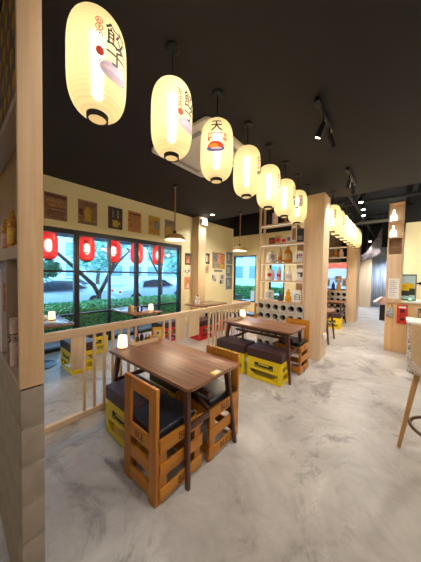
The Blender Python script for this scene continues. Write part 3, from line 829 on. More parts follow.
for x, y in ((-.3, -.8), (-.3, 3), (-.3, 7), (.95, -.8), (.95, 7), (-1.0, -.9), (-1.0, 4.5), (3.5, .8), (3.5, -.6)): b.tube([(x, y, .0), (x, y, .819)], .008, 8)
b.build('drop_rod', M['blackmetal'], t)
for i, (x, y, z, e) in enumerate(((-.74, 6.35, 3.42, 60), (-.76, 7.0, 3.40, 60), (-.80, 7.5, 3.36, 70), (-1.0, 12.0, 3.2, 22))):
    t = thing('spotlight', ['small round spotlight nearest the low ceiling edge, above the aisle', 'small round spotlight second beyond the ceiling edge', 'brightest round spotlight third beyond the ceiling edge', 'bright spotlight far down the aisle beside the last lanterns'][i], 'light', (x, y, z), group='far aisle spotlights')
    b = MB(); b.lathe([(0, -.06), (.05, -.06), (.055, .02), (.03, .06), (0, .06)], 20); b.build('spot_head', M['blackmetal'], t)
    b = MB(); b.lathe([(0, -.085), (.03, -.08), (.044, -.0605), (0, -.0605)], 20); b.build('lens', M['bulbwhite'], t)
    b = MB(); b.tube([(0, 0, .05), (0, 0, 4.42-z-.001)], .008, 8); b.build('stem', M['blackmetal'], t)
    light('spot_light', 'SPOT', (0, 0, -.11), e, (1, .94, .86), t, .05, angle=130, blend=.7)

# ------------------------------------------------------------------ posters
def poster(name, label, wall, u0, u1, z0, z1, bg, blocks, group=None, cat='poster', n=None):
    """flat printed sheet; wall 'L' = left wall facing +x. blocks: (u, v, w, h, colour) in 0..1"""
    t = thing(name, label, cat, (WX, (u0+u1)/2, z0), group=group)
    W, H = u1-u0, z1-z0
    b = MB(); b.box(.0005, .008, -W/2, W/2, 0, H); b.build('sheet', bg, t, smooth=0)
    mats = []; b = MB()
    for (u, v, w, h, m) in blocks:
        if m not in mats: mats.append(m)
        b.mat(mats.index(m)); x = .009
        b.box(.0082, x, -W/2+u*W, -W/2+(u+w)*W, v*H, (v+h)*H)
    if blocks: b.build('print', mats, t, smooth=0)
    return t
def mot(name, c, c2, sc=18):
    if name in MATS: return MATS[name]
    m, nt, b = base_mat(name)
    n = noise(nt, coords(nt), sc, 6, .65, 1.0)
    nt.links.new(ramp(nt, n, [(.35, c), (.62, c2)]), b.inputs['Base Color']); b.inputs['Roughness'].default_value = .7
    MATS[name] = m
    return m
mp_ = {'brown': mot('aged brown print', '#7a5a48', '#a5876a'), 'maroon': mot('maroon print', '#5c3030', '#7d4a44'), 'dark': mot('dark print', '#33282c', '#5a4a48'), 'yel': mot('mustard print', '#b08a2a', '#d8b84a'),
       'or': mot('orange print', '#b0662e', '#d49a4e'), 'grey': mot('grey print', '#6a6668', '#a8a49c'), 'pink': mot('salmon print', '#c2695c', '#e6b09c'), 'bw': mot('sketch print', '#2c2c30', '#f0ece2', 26), 'white': mot('pale print', '#d8d2c4', '#f2efe6'),
       'multi': mot('busy print', '#7a4a2a', '#c79a62', 34), 'blueg': mot('blue grey print', '#4c5666', '#8e98a4')}
def rows_of(v0, dv, n, col, w=.07, seed=1, u0=.12, u1=.88):
    r = random.Random(seed); out = []
    for i in range(n):
        u = u0
        while u < u1-.03:
            ww = r.uniform(.04, w); out.append((u, v0+dv*i, min(ww, u1-u), dv*.55, col)); u += ww+.035
    return out
GP = 'vintage posters above the big window'
P = mp_
poster('vintage_poster', 'brown vintage poster with dark top strip, nearest the post above the window', 0, 1.185, 1.565, 2.595, 3.1, P['brown'], [(.03, .84, .94, .12, P['maroon']), (.06, .44, .88, .03, P['maroon'])] + rows_of(.5, .16, 2, P['or'], .12, 3) + rows_of(.08, .1, 3, P['maroon'], .14, 4), GP)
poster('vintage_poster', 'brown vintage poster with a yellow figure in the middle, above the window', 0, 1.765, 2.146, 2.61, 3.11, P['brown'], [(.34, .14, .32, .5, P['yel']), (.05, .36, .2, .26, P['maroon']), (.42, .64, .16, .1, P['yel'])] + rows_of(.76, .09, 2, P['maroon'], .12, 5) + rows_of(.05, .07, 1, P['maroon'], .1, 6), GP)
poster('vintage_poster', 'dark vintage poster with a yellow bowl and a pale bottle, above the window', 0, 2.39, 2.735, 2.615, 3.115, P['dark'], [(.3, .12, .4, .28, P['yel']), (.38, .08, .24, .05, P['yel']), (.62, .5, .1, .38, P['grey']), (.3, .55, .06, .3, P['grey']), (.72, .2, .12, .14, P['yel'])], GP)
poster('vintage_poster', 'tan orange vintage poster covered in rows of print, above the window', 0, 2.88, 3.245, 2.62, 3.128, P['or'], rows_of(.1, .12, 6, P['brown'], .16, 8) + [(.1, .82, .8, .08, P['maroon'])], GP)
poster('vintage_poster', 'yellow and orange vintage poster with a grey portrait, above the window', 0, 3.47, 3.845, 2.635, 3.132, P['yel'], [(.4, .3, .48, .45, P['grey']), (.08, .08, .8, .18, P['or']), (.1, .45, .26, .3, P['or']), (.52, .62, .24, .16, P['dark'])], GP)
poster('vintage_poster', 'grey vintage poster behind the pendant lamp, last above the window', 0, 4.01, 4.39, 2.64, 3.135, P['grey'], [(.1, .1, .5, .5, P['yel']), (.1, .75, .8, .12, P['brown'])] + rows_of(.62, .08, 1, P['brown'], .1, 9), GP)
GQ = 'small posters around the wall column'
poster('wall_poster', 'small reddish brown poster left of the column, top one', 0, 4.81, 5.06, 1.87, 2.24, P['dark'], [(.2, .15, .6, .6, P['pink']), (.3, .5, .4, .3, P['or'])], GQ)
poster('wall_poster', 'small white sketch poster left of the column, middle one', 0, 4.75, 5.09, 1.55, 1.80, P['white'], [(.15, .3, .16, .3, P['grey']), (.55, .35, .22, .35, P['grey']), (.4, .15, .1, .2, P['dark'])], GQ)
poster('wall_poster', 'small pink poster left of the column, bottom one', 0, 4.80, 5.05, 1.10, 1.485, P['pink'], [(.2, .5, .5, .35, P['or']), (.4, .1, .3, .3, P['white'])], GQ)
poster('wall_poster', 'narrow dark poster right of the column, upper one', 0, 5.76, 5.99, 1.94, 2.31, P['dark'], [(.2, .2, .3, .6, P['white']), (.6, .3, .25, .4, P['or'])], GQ)
poster('wall_poster', 'narrow pink poster right of the column, lower one', 0, 5.74, 5.95, 1.62, 1.88, P['pink'], [(.3, .3, .4, .4, P['grey'])], GQ)
poster('wall_poster', 'large busy orange brown poster on the end of the left wall', 0, 6.15, 6.89, 1.80, 2.38, P['multi'], [(.4, .3, .25, .6, P['pink']), (.05, .5, .3, .4, P['blueg']), (.68, .4, .28, .5, P['or']), (.1, .05, .4, .35, P['grey']), (.55, .05, .35, .25, P['yel'])], GQ)
poster('wall_poster', 'thin dark caption strip under the large busy poster', 0, 6.25, 6.75, 1.68, 1.755, P['grey'], rows_of(.25, .6, 1, P['dark'], .1, 12), GQ)
poster('wall_poster', 'black and white sketch poster, left of the two under the caption', 0, 6.08, 6.43, 1.28, 1.63, P['white'], [(.3, .2, .4, .5, P['bw']), (.2, .4, .2, .4, P['dark']), (.5, .15, .3, .25, P['dark'])], GQ)
poster('wall_poster', 'black and white sketch poster, right of the two under the caption', 0, 6.54, 6.9, 1.18, 1.63, P['white'], [(.2, .1, .6, .35, P['bw']), (.3, .5, .5, .35, P['grey']), (.15, .1, .3, .3, P['dark'])], GQ)
for z0, z1, lab in ((2.0, 2.46, 'topmost'), (1.5, 1.97, 'middle'), (1.0, 1.47, 'bottom')):
    poster('wall_poster', 'grey blue panel at the wall corner, '+lab+' of the stack of three', 0, 6.99, 7.40, z0, z1, P['blueg'], [(.2, .3, .3, .5, P['bw']), (.55, .2, .3, .5, P['grey'])], GQ)

# ------------------------------------------------------------------ things on tables
def table_lamp(label, loc, group='glowing table lamps'):
    t = thing('table_lamp', label, 'lamp', loc, group=group)
    b = MB(); b.lathe([(0, 0), (.05, 0), (.052, .012), (0, .012)], 24); b.build('lamp_base', M['tan'], t)
    b = MB(); b.lathe([(0, .0125), (.05, .0125), (.052, .02), (.047, .13), (.043, .14), (0, .14)], 24); b.build('lamp_shade', M['lampwhite'], t)
    return t
tl = table_lamp('glowing table lamp at the railing end of the nearest table', (-2.30, 1.235, .7645))
dup(tl, (-2.29, 3.70, .7645), 0, 'glowing table lamp on the table before the bottle shelf', 'glowing table lamps')
dup(tl, (-4.55, 1.15, .7605), 0, 'glowing table lamp on the nearest window table', 'glowing table lamps')
dup(tl, (-4.2, 2.92, .7605), 0, 'glowing table lamp on the middle window table', 'glowing table lamps')
def bottle(label, loc, prof, mats, cap=True, group=None, name='bottle', cat='bottle', lab=None, rz=0):
    t = thing(name, label, cat, loc, rz, group)
    b = MB(); b.lathe(prof, 20); b.build('body', mats[0], t)
    r, z = prof[-2]
    if cap:
        h = prof[-1][1]
        b = MB(); b.lathe([(0, h+.0003), (r*1.15+.003, h+.0003), (r*1.15+.003, h+.022), (0, h+.022)], 16); b.build('cap', mats[1], t)
    if lab:
        z0, z1, rr = lab
        b = MB()
        n = 14
        lo = [b.bm.verts.new((rr*math.cos(a), rr*math.sin(a), z0)) for a in [-PI/2-1.1+2.2*k/n for k in range(n+1)]]
        hi = [b.bm.verts.new((v.co.x, v.co.y, z1)) for v in lo]
        for k in range(n): b.bm.faces.new((lo[k], lo[k+1], hi[k+1], hi[k]))
        b.build('label', mats[2], t, recalc=False)
    return t
def bprof(r, h, neck=.3, nr=.28): return [(0, 0), (r*.95, 0), (r, .01), (r, h*(1-neck)-r*.3), (r*.8, h*(1-neck)+.01), (r*nr, h*(1-neck*.45)), (r*nr, h), (0, h)]
# condiment tray on the nearest table
def tray(label, loc, rz=0):
    t = thing('condiment_tray', label, 'tray', loc, rz, 'wooden condiment trays')
    b = MB(); b.box(-.055, .055, -.15, .15, 0, .008); b.box(-.055, -.049, -.15, .15, .008, .05); b.box(.049, .055, -.15, .15, .008, .05); b.box(-.049, .049, -.15, -.144, .008, .05); b.box(-.049, .049, .144, .15, .008, .05)
    b.build('tray', M['maple_y'], t, smooth=0)
    return t
tray('wooden condiment tray beside the lamp on the nearest table', (-2.285, 1.51, .7645))
for dx, dy, r, h, m, c, lab in ((0, -.1, .022, .10, 'brown', 'redink', 'dark sauce bottle with red cap in the near tray, next to the lamp'), (-.005, -.04, .02, .12, 'black', 'black', 'black soy sauce bottle in the near tray'), (.005, .015, .02, .07, 'brown', 'grey', 'small brown spice jar in the near tray'), (0, .07, .022, .08, 'amber', 'white', 'small amber spice jar at the end of the near tray')):
    bottle(lab, (-2.285+dx, 1.51+dy, .773), bprof(r, h), [M[m], M[c]], group='condiments on the nearest table')
t = thing('menu_card', 'yellow menu card standing at the railing corner of the nearest table', 'card', (-2.30, 1.705, .7645), math.radians(48))
b = MB(); b.box(-.06, .06, -.004, .004, 0, .15, .001); b.build('card', plain('yellow card', '#e8b73a', .6), t)
b = MB(); b.box(-.045, .045, -.0052, -.0042, .03, .12); b.build('print', plain('pale yellow print', '#f2d98a', .6), t, smooth=0)
b = MB(); b.box(-.015, .015, -.0062, -.0053, .06, .09); b.build('logo', plain('purple print', '#6a5a9a', .6), t, smooth=0)
t = thing('table_sticker', 'small yellow and white number sticker on the aisle corner of the nearest table', 'sticker', (-1.155, 1.46, .7645), math.radians(0))
b = MB(); b.box(-.03, .03, -.045, .045, 0, .0012); b.build('sticker', plain('sticker yellow', '#eecb2c', .5), t, smooth=0)
b = MB(); b.box(-.018, .02, -.02, .04, .0013, .0018); b.build('white_patch', M['white'], t, smooth=0)
# tray on the second table
tray('wooden condiment tray at the railing end of the table before the bottle shelf', (-2.28, 3.44, .7645))
for dx, dy, r, h, m, c, lab in ((0, -.09, .022, .09, 'white', 'black', 'white sauce bottle in the tray before the bottle shelf'), (.0, -.03, .02, .11, 'ink', 'redink', 'black sauce bottle with red cap in the tray before the bottle shelf'), (0, .03, .022, .08, 'pink', 'black', 'pale spice jar in the tray before the bottle shelf'), (0, .09, .02, .10, 'ink', 'black', 'black soy bottle in the tray before the bottle shelf')):
    bottle(lab, (-2.28+dx, 3.44+dy, .773), bprof(r, h*1.3), [M[m], M[c]], group='condiments on the table before the shelf')
# window tables
t = thing('napkin_box', 'tan napkin box on the middle window table', 'box', (-4.28, 2.48, .7605), .2)
b = MB(); b.box(-.05, .05, -.04, .04, 0, .13, .004); b.build('box', M['tan'], t)
b = MB(); b.box(-.025, .025, -.012, .012, .1302, .16, .004); b.build('napkins', M['white'], t)
for y, m, c, lab in ((2.63, 'ink', 'redink', 'dark sauce bottle on the middle window table, beside the napkin box'), (2.72, 'brown', 'white', 'brown sauce bottle on the middle window table, beside the lamp')):
    bottle(lab, (-4.25, y, .7605), bprof(.024, .12), [M[m], M[c]], group='condiments on the middle window table')
t = thing('tissue_box', 'white tissue box beside the lamp on the nearest window table', 'box', (-4.72, 1.05, .7605), .1)
b = MB(); b.box(-.09, .09, -.05, .05, 0, .07, .006); b.build('box', M['offwhite'], t)
b = MB(); b.box(-.03, .03, -.01, .01, .0702, .10, .004); b.build('tissue', M['white'], t)
t = thing('cat_figurine', 'black and white lucky cat figurine on the table before the wall column', 'figurine', (-4.2, 4.42, .7605), -.6)
b = MB(); b.lathe([(0, 0), (.07, 0), (.085, .05), (.07, .11), (.045, .14), (0, .145)], 20); b.build('body', M['white'], t)
b = MB(); b.lathe([(0, .13), (.05, .14), (.062, .18), (.045, .22), (0, .235)], 20); hd = b.build('head', M['white'], t)
for s in (-1, 1):
    b = MB(); b.lathe([(.024, 0), (.012, .03), (0, .045)], 10, (s*.035, 0, .212)); b.build('ear', M['ink'], hd)
    b = MB(); b.lathe([(0, -.012), (.012, 0), (0, .012)], 8, (s*.022, -.055, .185)); b.build('eye', M['ink'], hd)
b = MB(); b.tube([(.07, -.02, .08), (.095, -.03, .14), (.085, -.035, .21)], [.022, .02, .024], 10); b.build('raised_paw', M['white'], t)
b = MB(); b.tube([(-.05, -.05, .10), (-.055, -.075, .05)], [.022, .02], 10); b.build('paw', M['ink'], t)
b = MB(); b.lathe([(.047, .132), (.056, .138), (.047, .146)], 20); b.build('collar', M['redink'], t)

# ------------------------------------------------------------------ bottles and kegs on the bottle shelf
SY = 4.565
def keg(label, x, z, r, h, mark, mcol, group='white ceramic sake kegs on the bottle shelf', y=SY):
    t = thing('sake_keg', label, 'keg', (x, y, z+.0005), group=group)
    b = MB(); b.lathe([(0, 0), (r*.85, 0), (r, .015), (r*1.02, h*.5), (r, h-.03), (r*.82, h-.006), (r*.4, h), (0, h)], 28); b.build('body', M['white'], t)
    b = MB(); b.lathe([(0, h-.001), (r*.3, h-.001), (r*.3, h+.018), (0, h+.018)], 16); b.build('stopper', M['tan'], t)
    bm = None
    if mark == 'dot':
        bm = disc_bm(r*.42, r*.42)
    else: bm = text_bm(mark, r*1.25, weight=.002)
    for ax in (0, 1):
        for k in range(-6, 7):
            co = Vector((0, 0, 0)); no = Vector((0, 0, 0)); co[ax] = k*.018; no[ax] = 1
            bmesh.ops.bisect_plane(bm, geom=bm.verts[:]+bm.edges[:]+bm.faces[:], plane_co=co, plane_no=no)
    for v in bm.verts:
        a = -PI/2+v.co.x/r+math.radians(18); rr = r*1.02+.003; v.co = Vector((rr*math.cos(a), rr*math.sin(a), h*.5+v.co.y))
    q = MB(); q.bm.free(); q.bm = bm; q.build('emblem', mcol, t, smooth=0, recalc=False)
    return t
z1, z2, z3, z4, z5 = BZ
keg('white keg with grey mark, left end of the shelf row just above the breeze blocks', -2.16, z1, .10, .22, '酒', M['grey'])
keg('plain white keg, right end of the shelf row just above the breeze blocks', -1.55, z1, .11, .25, '白', M['grey'])
keg('white keg with a red round mark on the second shelf row', -2.15, z2, .10, .23, 'dot', M['redink'])
keg('white keg with black writing at the right end of the second shelf row', -1.505, z2, .092, .25, '鶴', M['ink'])
keg('white keg with small dark mark at the left end of the third shelf row', -2.12, z3, .10, .23, '月', M['grey'])
keg('white keg with pink and dark print at the right end of the third shelf row', -1.53, z3, .095, .23, '梅', plain('magenta print', '#b04a7a', .6))
GB = 'bottles on the bottle shelf'
LB = (.06, .14)
bottle('large amber bottle with white neck in the middle of the third shelf row', (-1.765, SY, z3+.0005), bprof(.085, .34, .35, .35), [M['amber'], M['white'], M['tan']], group=GB, lab=(.06, .18, .087))
bottle('slim tan bottle left of the large amber bottle', (-1.93, SY, z3+.0005), bprof(.045, .32, .45, .4), [M['tan'], M['white'], M['amber']], group=GB, lab=(.04, .12, .047))
bottle('slim pinkish white bottle in the second shelf row beside the red marked keg', (-1.945, SY, z2+.0005), bprof(.05, .27, .3, .4), [M['pink'], M['white'], M['redink']], group=GB, lab=(.08, .13, .052))
bottle('white bottle with pointed neck in the second shelf row', (-1.725, SY, z2+.0005), bprof(.062, .27, .45, .3), [M['white'], M['offwhite'], M['pink']], group=GB, lab=(.04, .12, .064))
bottle('dark round jar with a sprig in the bottom shelf row', (-1.90, SY, z1+.0005), [(0, 0), (.05, 0), (.07, .05), (.06, .10), (.035, .12), (.035, .15), (0, .15)], [plain('dark slate glaze', '#3c4652', .3), M['grey']], cap=False, group=GB, name='jar', cat='jar')
bottle('orange gourd shaped bottle in the bottom shelf row', (-1.735, SY, z1+.0005), [(0, 0), (.045, 0), (.066, .05), (.06, .10), (.035, .135), (.045, .17), (.04, .2), (.016, .215), (.016, .235), (0, .235)], [plain('orange glaze', '#e0a01c', .25), M['tan']], group=GB)
bottle('pale pink box bottle at the top left of the bottle shelf', (-2.07, SY, z5+.0005), [(0, 0), (.06, 0), (.062, .02), (.06, .24), (.02, .26), (.02, .3), (0, .3)], [M['pink'], M['white']], group=GB)
bottle('dark bottle on the top shelf board beside the pale pink one', (-1.86, SY, z5+.0005), bprof(.05, .3), [M['brown'], M['black']], group=GB)
bottle('dark tall bottle at the left of the top shelf board', (-2.25, SY+.05, z5+.0005), bprof(.04, .3), [M['black'], M['black']], group=GB)
for x, w, h, m, lab in ((-2.12, .06, .14, 'brown', 'small dark brown box on the fourth shelf row, left one'), (-1.98, .06, .17, 'tan', 'small tan box on the fourth shelf row, middle one'), (-1.85, .06, .12, 'pink', 'small pinkish box on the fourth shelf row'), (-1.745, .045, .17, 'white', 'small white box beside the shelf divider on the fourth row')):
    t = thing('gift_box', lab, 'box', (x, SY, z4+.0005), group='small boxes on the fourth shelf row')
    b = MB(); b.box(-w, w, -.04, .04, 0, h, .003); b.build('carton', M[m], t)
    b = MB(); b.box(-w*.7, w*.7, -.0412, -.0402, h*.25, h*.7); b.build('label', M['redink'] if m != 'white' else M['grey'], t, smooth=0)
t = thing('framed_print', 'small white framed print before the divider on the fourth shelf row', 'picture', (-1.63, 4.50, z4+.0005))
b = MB(); b.box(-.055, .055, 0, .012, 0, .33, .002); b.build('frame', M['white'], t)
b = MB(); b.box(-.035, .035, -.001, -.0002, .05, .28); b.build('print', P['multi'], t, smooth=0)
t = thing('dark_crate', 'dark blue grey box at the right end of the fourth shelf row', 'box', (-1.53, SY, z4+.0005))
b = MB(); b.box(-.09, .09, -.05, .05, 0, .26, .004); b.build('box', plain('dark slate card', '#2f3742', .6), t)
b = MB(); b.box(-.06, .06, -.0515, -.0505, .04, .12); b.build('label', P['grey'], t, smooth=0)
# second shelf things
for x, m, lab in ((-1.8, 'amber', 'amber bottle on the far shelf beside the second pillar'), (-1.62, 'pink', 'pale keg like bottle on the far shelf beside the second pillar')):
    bottle(lab, (x, 9.27, B2[3]+.0005), bprof(.08, .25, .3, .5), [M[m], M['white']], group='bottles on the far shelf')
bottle('orange bottle standing low on the far shelf', (-1.66, 9.25, B2[0]+.0005), bprof(.075, .32, .3, .5), [plain('orange glaze', '#e0a01c', .25), M['white']], group='bottles on the far shelf')
bottle('dark bottle standing low on the far shelf', (-1.84, 9.25, B2[0]+.0005), bprof(.06, .3, .3, .4), [M['blue'], M['white']], group='bottles on the far shelf')
t = thing('light_box', 'bright blue picture board with red top strip behind the far shelf', 'sign', (-1.9, 9.45, 1.1))
b = MB(); b.box(-.52, .52, 0, .05, 0, .98, .004); b.build('board', M['blackmetal'], t)
b = MB(); b.box(-.5, .5, -.004, -.0005, .02, .78); b.build('picture', glow('blue lit picture', '#6fb4ee', .8), t, smooth=0)
b = MB(); b.box(-.5, .5, -.004, -.0005, .79, .96); b.build('red_strip', glow('red lit strip', '#d8323a', .7), t, smooth=0)
b = MB(); b.box(.08, .3, -.006, -.0045, .25, .5); b.box(-.3, -.1, -.006, -.0045, .1, .35); b.box(.32, .46, -.006, -.0045, .12, .42); b.build('picture_shapes', [plain('picture tan', '#d8c0a0', .6)], t, smooth=0)

# near shelf contents
def near_bottle(label, x, z, h, r, m1, m2):
    t = thing('sake_bottle', label, 'bottle', (x, .225, z+.0005), group='bottles on the near shelf')
    b = MB(); b.lathe(bprof(r, h, .25, .5), 20); b.build('body', m1, t)
    b = MB(); b.lathe([(r+.0006, h*.12), (r+.0015, h*.13), (r+.0015, h*.52), (r+.0006, h*.53)], 20)
    b.build('label', m2, t)
    return t
GO = mot('gold flecked amber', '#7a3a10', '#e0a440', 60)
near_bottle('tall gold flecked bottle on the near left shelf, nearer the post', -1.586, 1.715, .205, .019, GO, mot('gold label', '#c88a22', '#e8c060', 70))
near_bottle('shorter gold flecked bottle on the near left shelf, at the picture edge', -1.78, 1.715, .185, .020, GO, mot('rose gold label', '#b87a60', '#e0b8a8', 70))
t = thing('carton', 'tall pale carton standing left of the near shelf divider', 'box', (-1.85, .233, 1.1005))
b = MB(); b.box(-.04, .04, -.03, .03, 0, .50, .003); b.build('box', plain('pale lilac card', '#c9bcc4', .6), t)
b = MB(); b.box(.0405, .0412, -.02, .02, .25, .42); b.build('label', mp_['pink'], t, smooth=0)
t = thing('paper_roll', 'pinkish printed paper roll standing in the low compartment of the near shelf', 'roll', (-1.53, .2265, 1.1005))
b = MB(); b.lathe([(0, 0), (.024, 0), (.024, .25), (0, .25)], 20); b.build('roll', mot('rose printed paper', '#b59a98', '#dcc6c6', 30), t)
lettering('lettering', '酒', .05, M['ink'], t, facing((.0225, -.0105, .15), .9, -.4), .001)
# patterned hanging in the top compartment
t = thing('wall_hanging', 'purple grey cloth with yellow fan shapes hanging in the top of the near shelf', 'cloth', (-1.8, .255, 2.371))
b = MB(); b.box(-.45, .45, -.004, .004, .02, .95); b.build('cloth', mot('purple grey cloth', '#5d5260', '#7c6f74', 9), t, smooth=0)
b = MB()
for i in range(6):
    for k in range(6):
        cx, cz = -.38+.15*i+(.07 if k % 2 else 0), .05+.155*k
        b.bm.faces.new([b.bm.verts.new((cx, -.0052, cz))] + [b.bm.verts.new((cx+.08*math.sin(q), -.0052, cz+.125*math.cos(q))) for q in [math.radians(-42+12*w_) for w_ in range(8)]])
b.build('fan_print', plain('mustard fan print', '#c79a34', .7), t, smooth=0)

# plug adaptor on the pillar
t = thing('power_adaptor', 'white power adaptor with a green tip on the side of the front pillar', 'plug', (-1.0775, 4.70, .42))
b = MB(); b.box(0, .05, -.05, .05, -.06, .06, .012); b.build('body', M['white'], t)
b = MB(); b.box(.01, .04, .051, .13, -.03, .0, .006); b.build('green_tip', plain('bright green plastic', '#4dc04a', .4), t)

# ------------------------------------------------------------------ counter side (right)
QY = 6.13
t = thing('serving_counter', 'pale wooden serving counter with a white top at the right edge', 'counter', (.9, QY+.36, 0))
b = MB(); b.box(-1.1, 2.4, -.34, .34, 0, 1.06, .004); b.build('front', wood('pale oak boards', '#cda06c', '#e0ba88', 'z', .45, plank=(0, .14), c3='#d8ae7a'), t)
b = MB(); b.box(-.80, 2.43, -.37, .36, 1.0605, 1.10, .006); b.build('countertop', plain('white laminate', '#e6e2d8', .3, var=.02), t)
t = thing('niche_column', 'tall wooden column with two lit bottle niches on the counter end', 'column', (-.07, QY+.12, 1.061))
H = 3.175-1.061; x0, x1 = -.132, .127
b = MB(); b.box(x0, x0+.022, -.14, .14, 0, H, .003); b.box(x1-.022, x1, -.14, .14, 0, H, .003); b.build('side_panel', M['maple'], t)
b = MB(); b.box(x0+.023, x1-.023, .10, .14, 0, H); b.build('back_panel', M['maple'], t, smooth=0)
b = MB(); b.box(x0+.023, x1-.023, -.138, .0995, 0, 1.02, .003); b.build('front_panel', M['maple'], t)
for z in (1.36, 1.70, H-.025):
    b = MB(); b.box(x0+.023, x1-.023, -.135, .0995, z, z+.022, .002); b.build('niche_shelf', M['maple_x'], t)
b = MB(); b.box(x0+.03, x1-.03, -.12, .05, 1.0205, 1.20, .003); b.build('drawer', M['oakd'], t)
GW = glow('lit white glass', '#f4fff2', 1.2)
for z, lab in ((1.061+1.722, 'glowing white bottle lamp in the upper niche of the counter column'), (1.061+1.382, 'glowing white bottle lamp in the lower niche of the counter column')):
    u = thing('bottle_lamp', lab, 'lamp', (-.12, QY+.09, z+.0005), group='bottle lamps in the column niches')
    b = MB(); b.lathe([(0, .012), (.055, .012), (.06, .03), (.055, .13), (.02, .19), (.018, .26), (0, .26)], 20); b.build('glass', GW, u)
    b = MB(); b.lathe([(0, 0), (.062, 0), (.062, .0115), (0, .0115)], 20); b.build('base', M['steel'], u)
t = thing('paper_notice', 'white paper notice taped on the counter column', 'notice', (-.07, QY-.019, 1.14))
b = MB(); b.box(-.09, .09, -.001, 0, 0, .43); b.build('sheet', M['white'], t, smooth=0)
b = MB()
for k in range(9): b.box(-.07, .02+.05*RND.random(), -.0022, -.0012, .05+.04*k, .058+.04*k)
b.build('writing', M['grey'], t, smooth=0)
t = thing('hanging_sign', 'red hanging sign with three black characters on the counter front', 'sign', (.085, QY+.019, .62))
b = MB(); b.box(-.085, .085, -.012, 0, 0, .40, .002); b.build('board', plain('red sign board', '#d8302a', .5), t)
for k, ch in enumerate('居酒屋'): lettering('lettering', ch, .085, M['ink'], t, facing((0, -.0125, .265-.095*k), 0, -1), .003)
b = MB(); b.box(-.06, .06, -.0145, -.0125, .33, .365, 0); b.build('caption', M['white'], t, smooth=0)
t = thing('hanging_sign', 'tan hanging sign with black characters at the right picture edge', 'sign', (.36, QY+.019, .70))
b = MB(); b.box(-.085, .085, -.012, 0, 0, .31, .002); b.build('board', plain('tan sign board', '#d9bd92', .6), t)
for k, ch in enumerate('生酒処'): lettering('lettering', ch, .085, M['ink'], t, facing((0, -.0125, .235-.085*k), 0, -1), .003)
t = thing('tote_bag', 'small grey and white patterned pouch hanging on the counter corner', 'bag', (-.12, QY+.018, .74))
b = MB(); b.box(-.06, .06, -.03, 0, 0, .2, .02, 3); b.build('pouch', mot('pouch print', '#5a5a62', '#d8d4d0', 22), t)
b = MB(); b.tube([(-.04, -.015, .195), (-.03, -.012, .28), (.03, -.012, .28), (.04, -.015, .195)], .005, 8); b.build('strap', M['black'], t)
t = thing('coat', 'black coat hanging on the aisle side of the counter', 'coat', (-.203, QY+.25, .62))
b = MB(); b.prism([(-.10, -.1), (-.003, -.13), (-.003, .13), (-.08, .1)], 0, .34, 0)
for v in b.bm.verts:
    if v.co.z > .2: v.co.y *= .55
b.build('coat', plain('black cloth', '#1d1a1d', .9), t)
b = MB(); b.tube([(0, 0, .34), (-.04, 0, .37)], .006, 8); b.build('hook', M['steel'], t)
t = thing('towel', 'pink and white towel draped over the aisle side of the counter', 'towel', (-.265, QY+.5, 1.02))
b = MB(); b.bar((-.015, -.06, .10), (-.16, -.12, -.03), .12, .03, .008); b.bar((-.012, .0, .10), (-.012, .0, -.1), .1, .022, .008); b.build('cloth', mot('pink towel', '#d9a8b4', '#f0e2e2', 14), t)
t = thing('beer_poster', 'framed yellow and green picture standing on the counter', 'picture', (.165, QY+.22, 1.1005), 0)
b = MB(); b.box(-.13, .13, -.01, .01, 0, .56, .004); b.build('frame', plain('teal grey frame', '#5c7a80', .4), t)
b = MB(); b.box(-.112, .112, -.013, -.0105, .03, .53); b.build('sky', plain('picture pale blue', '#bcd8e0', .6), t, smooth=0)
b = MB(); b.prism([(-.11, .18), (.05, .18), (.10, .28), (.09, .36), (-.02, .38), (-.11, .34)], .0132, .015); bmesh.ops.transform(b.bm, matrix=Matrix(((1, 0, 0, 0), (0, 0, -1, 0), (0, 1, 0, 0), (0, 0, 0, 1))), verts=b.bm.verts); b.build('yellow_shape', plain('picture yellow', '#eac414', .6), t, smooth=0)
b = MB(); b.box(-.11, .02, -.0165, -.0152, .10, .21); b.box(.02, .11, -.0165, -.0152, .12, .26); b.build('dark_shape', plain('picture dark green', '#3a3d2a', .6), t, smooth=0)
b = MB(); b.box(-.09, -.01, -.0165, -.0155, .30, .31); b.build('red_writing', M['redink'], t, smooth=0)
t = thing('green_lamp', 'small glowing green indicator light on the counter in front of the picture', 'light', (.20, QY+.08, 1.1005))
b = MB(); b.lathe([(0, 0), (.03, 0), (.03, .02), (.02, .02), (0, .02)], 16); b.build('base', M['black'], t)
b = MB(); b.lathe([(.02, .0202), (.024, .035), (.015, .055), (0, .06)], 16); b.build('lens', glow('green lens', '#4dff7a', 1.5), t)
t = thing('wall_hook', 'black tap fitting on the cream kitchen wall', 'fitting', (.42, 7.5, 1.45))
b = MB(); b.tube([(0, -.001, 0), (0, -.12, 0), (-.1, -.13, 0)], .018, 10); b.build('spout', M['black'], t)
b = MB(); b.lathe([(0, 0), (.04, 0), (.04, .01), (0, .01)], 16); bmesh.ops.transform(b.bm, matrix=Matrix.Rotation(PI/2, 4, 'X'), verts=b.bm.verts); b.build('plate', M['black'], t)

# newsprint clad bar block with white top
t = thing('newsprint_bench', 'low bar block clad in newspaper print with a white top, behind the stool', 'bar', (.78, 5.22, 0))
NP = mot('newspaper print', '#3a3a40', '#e4e0da', 26)
b = MB(); b.box(-.62, .62, -.25, .25, 0, .83); b.build('body', NP, t, smooth=0)
b = MB(); b.box(-.65, .65, -.28, .28, .8305, .865, .004); b.build('top', M['white'], t)
b = MB(); b.box(-.56, .62, -.272, -.2505, 0, .80); b.build('wood_front', M['walnut_dark'], t, smooth=0)

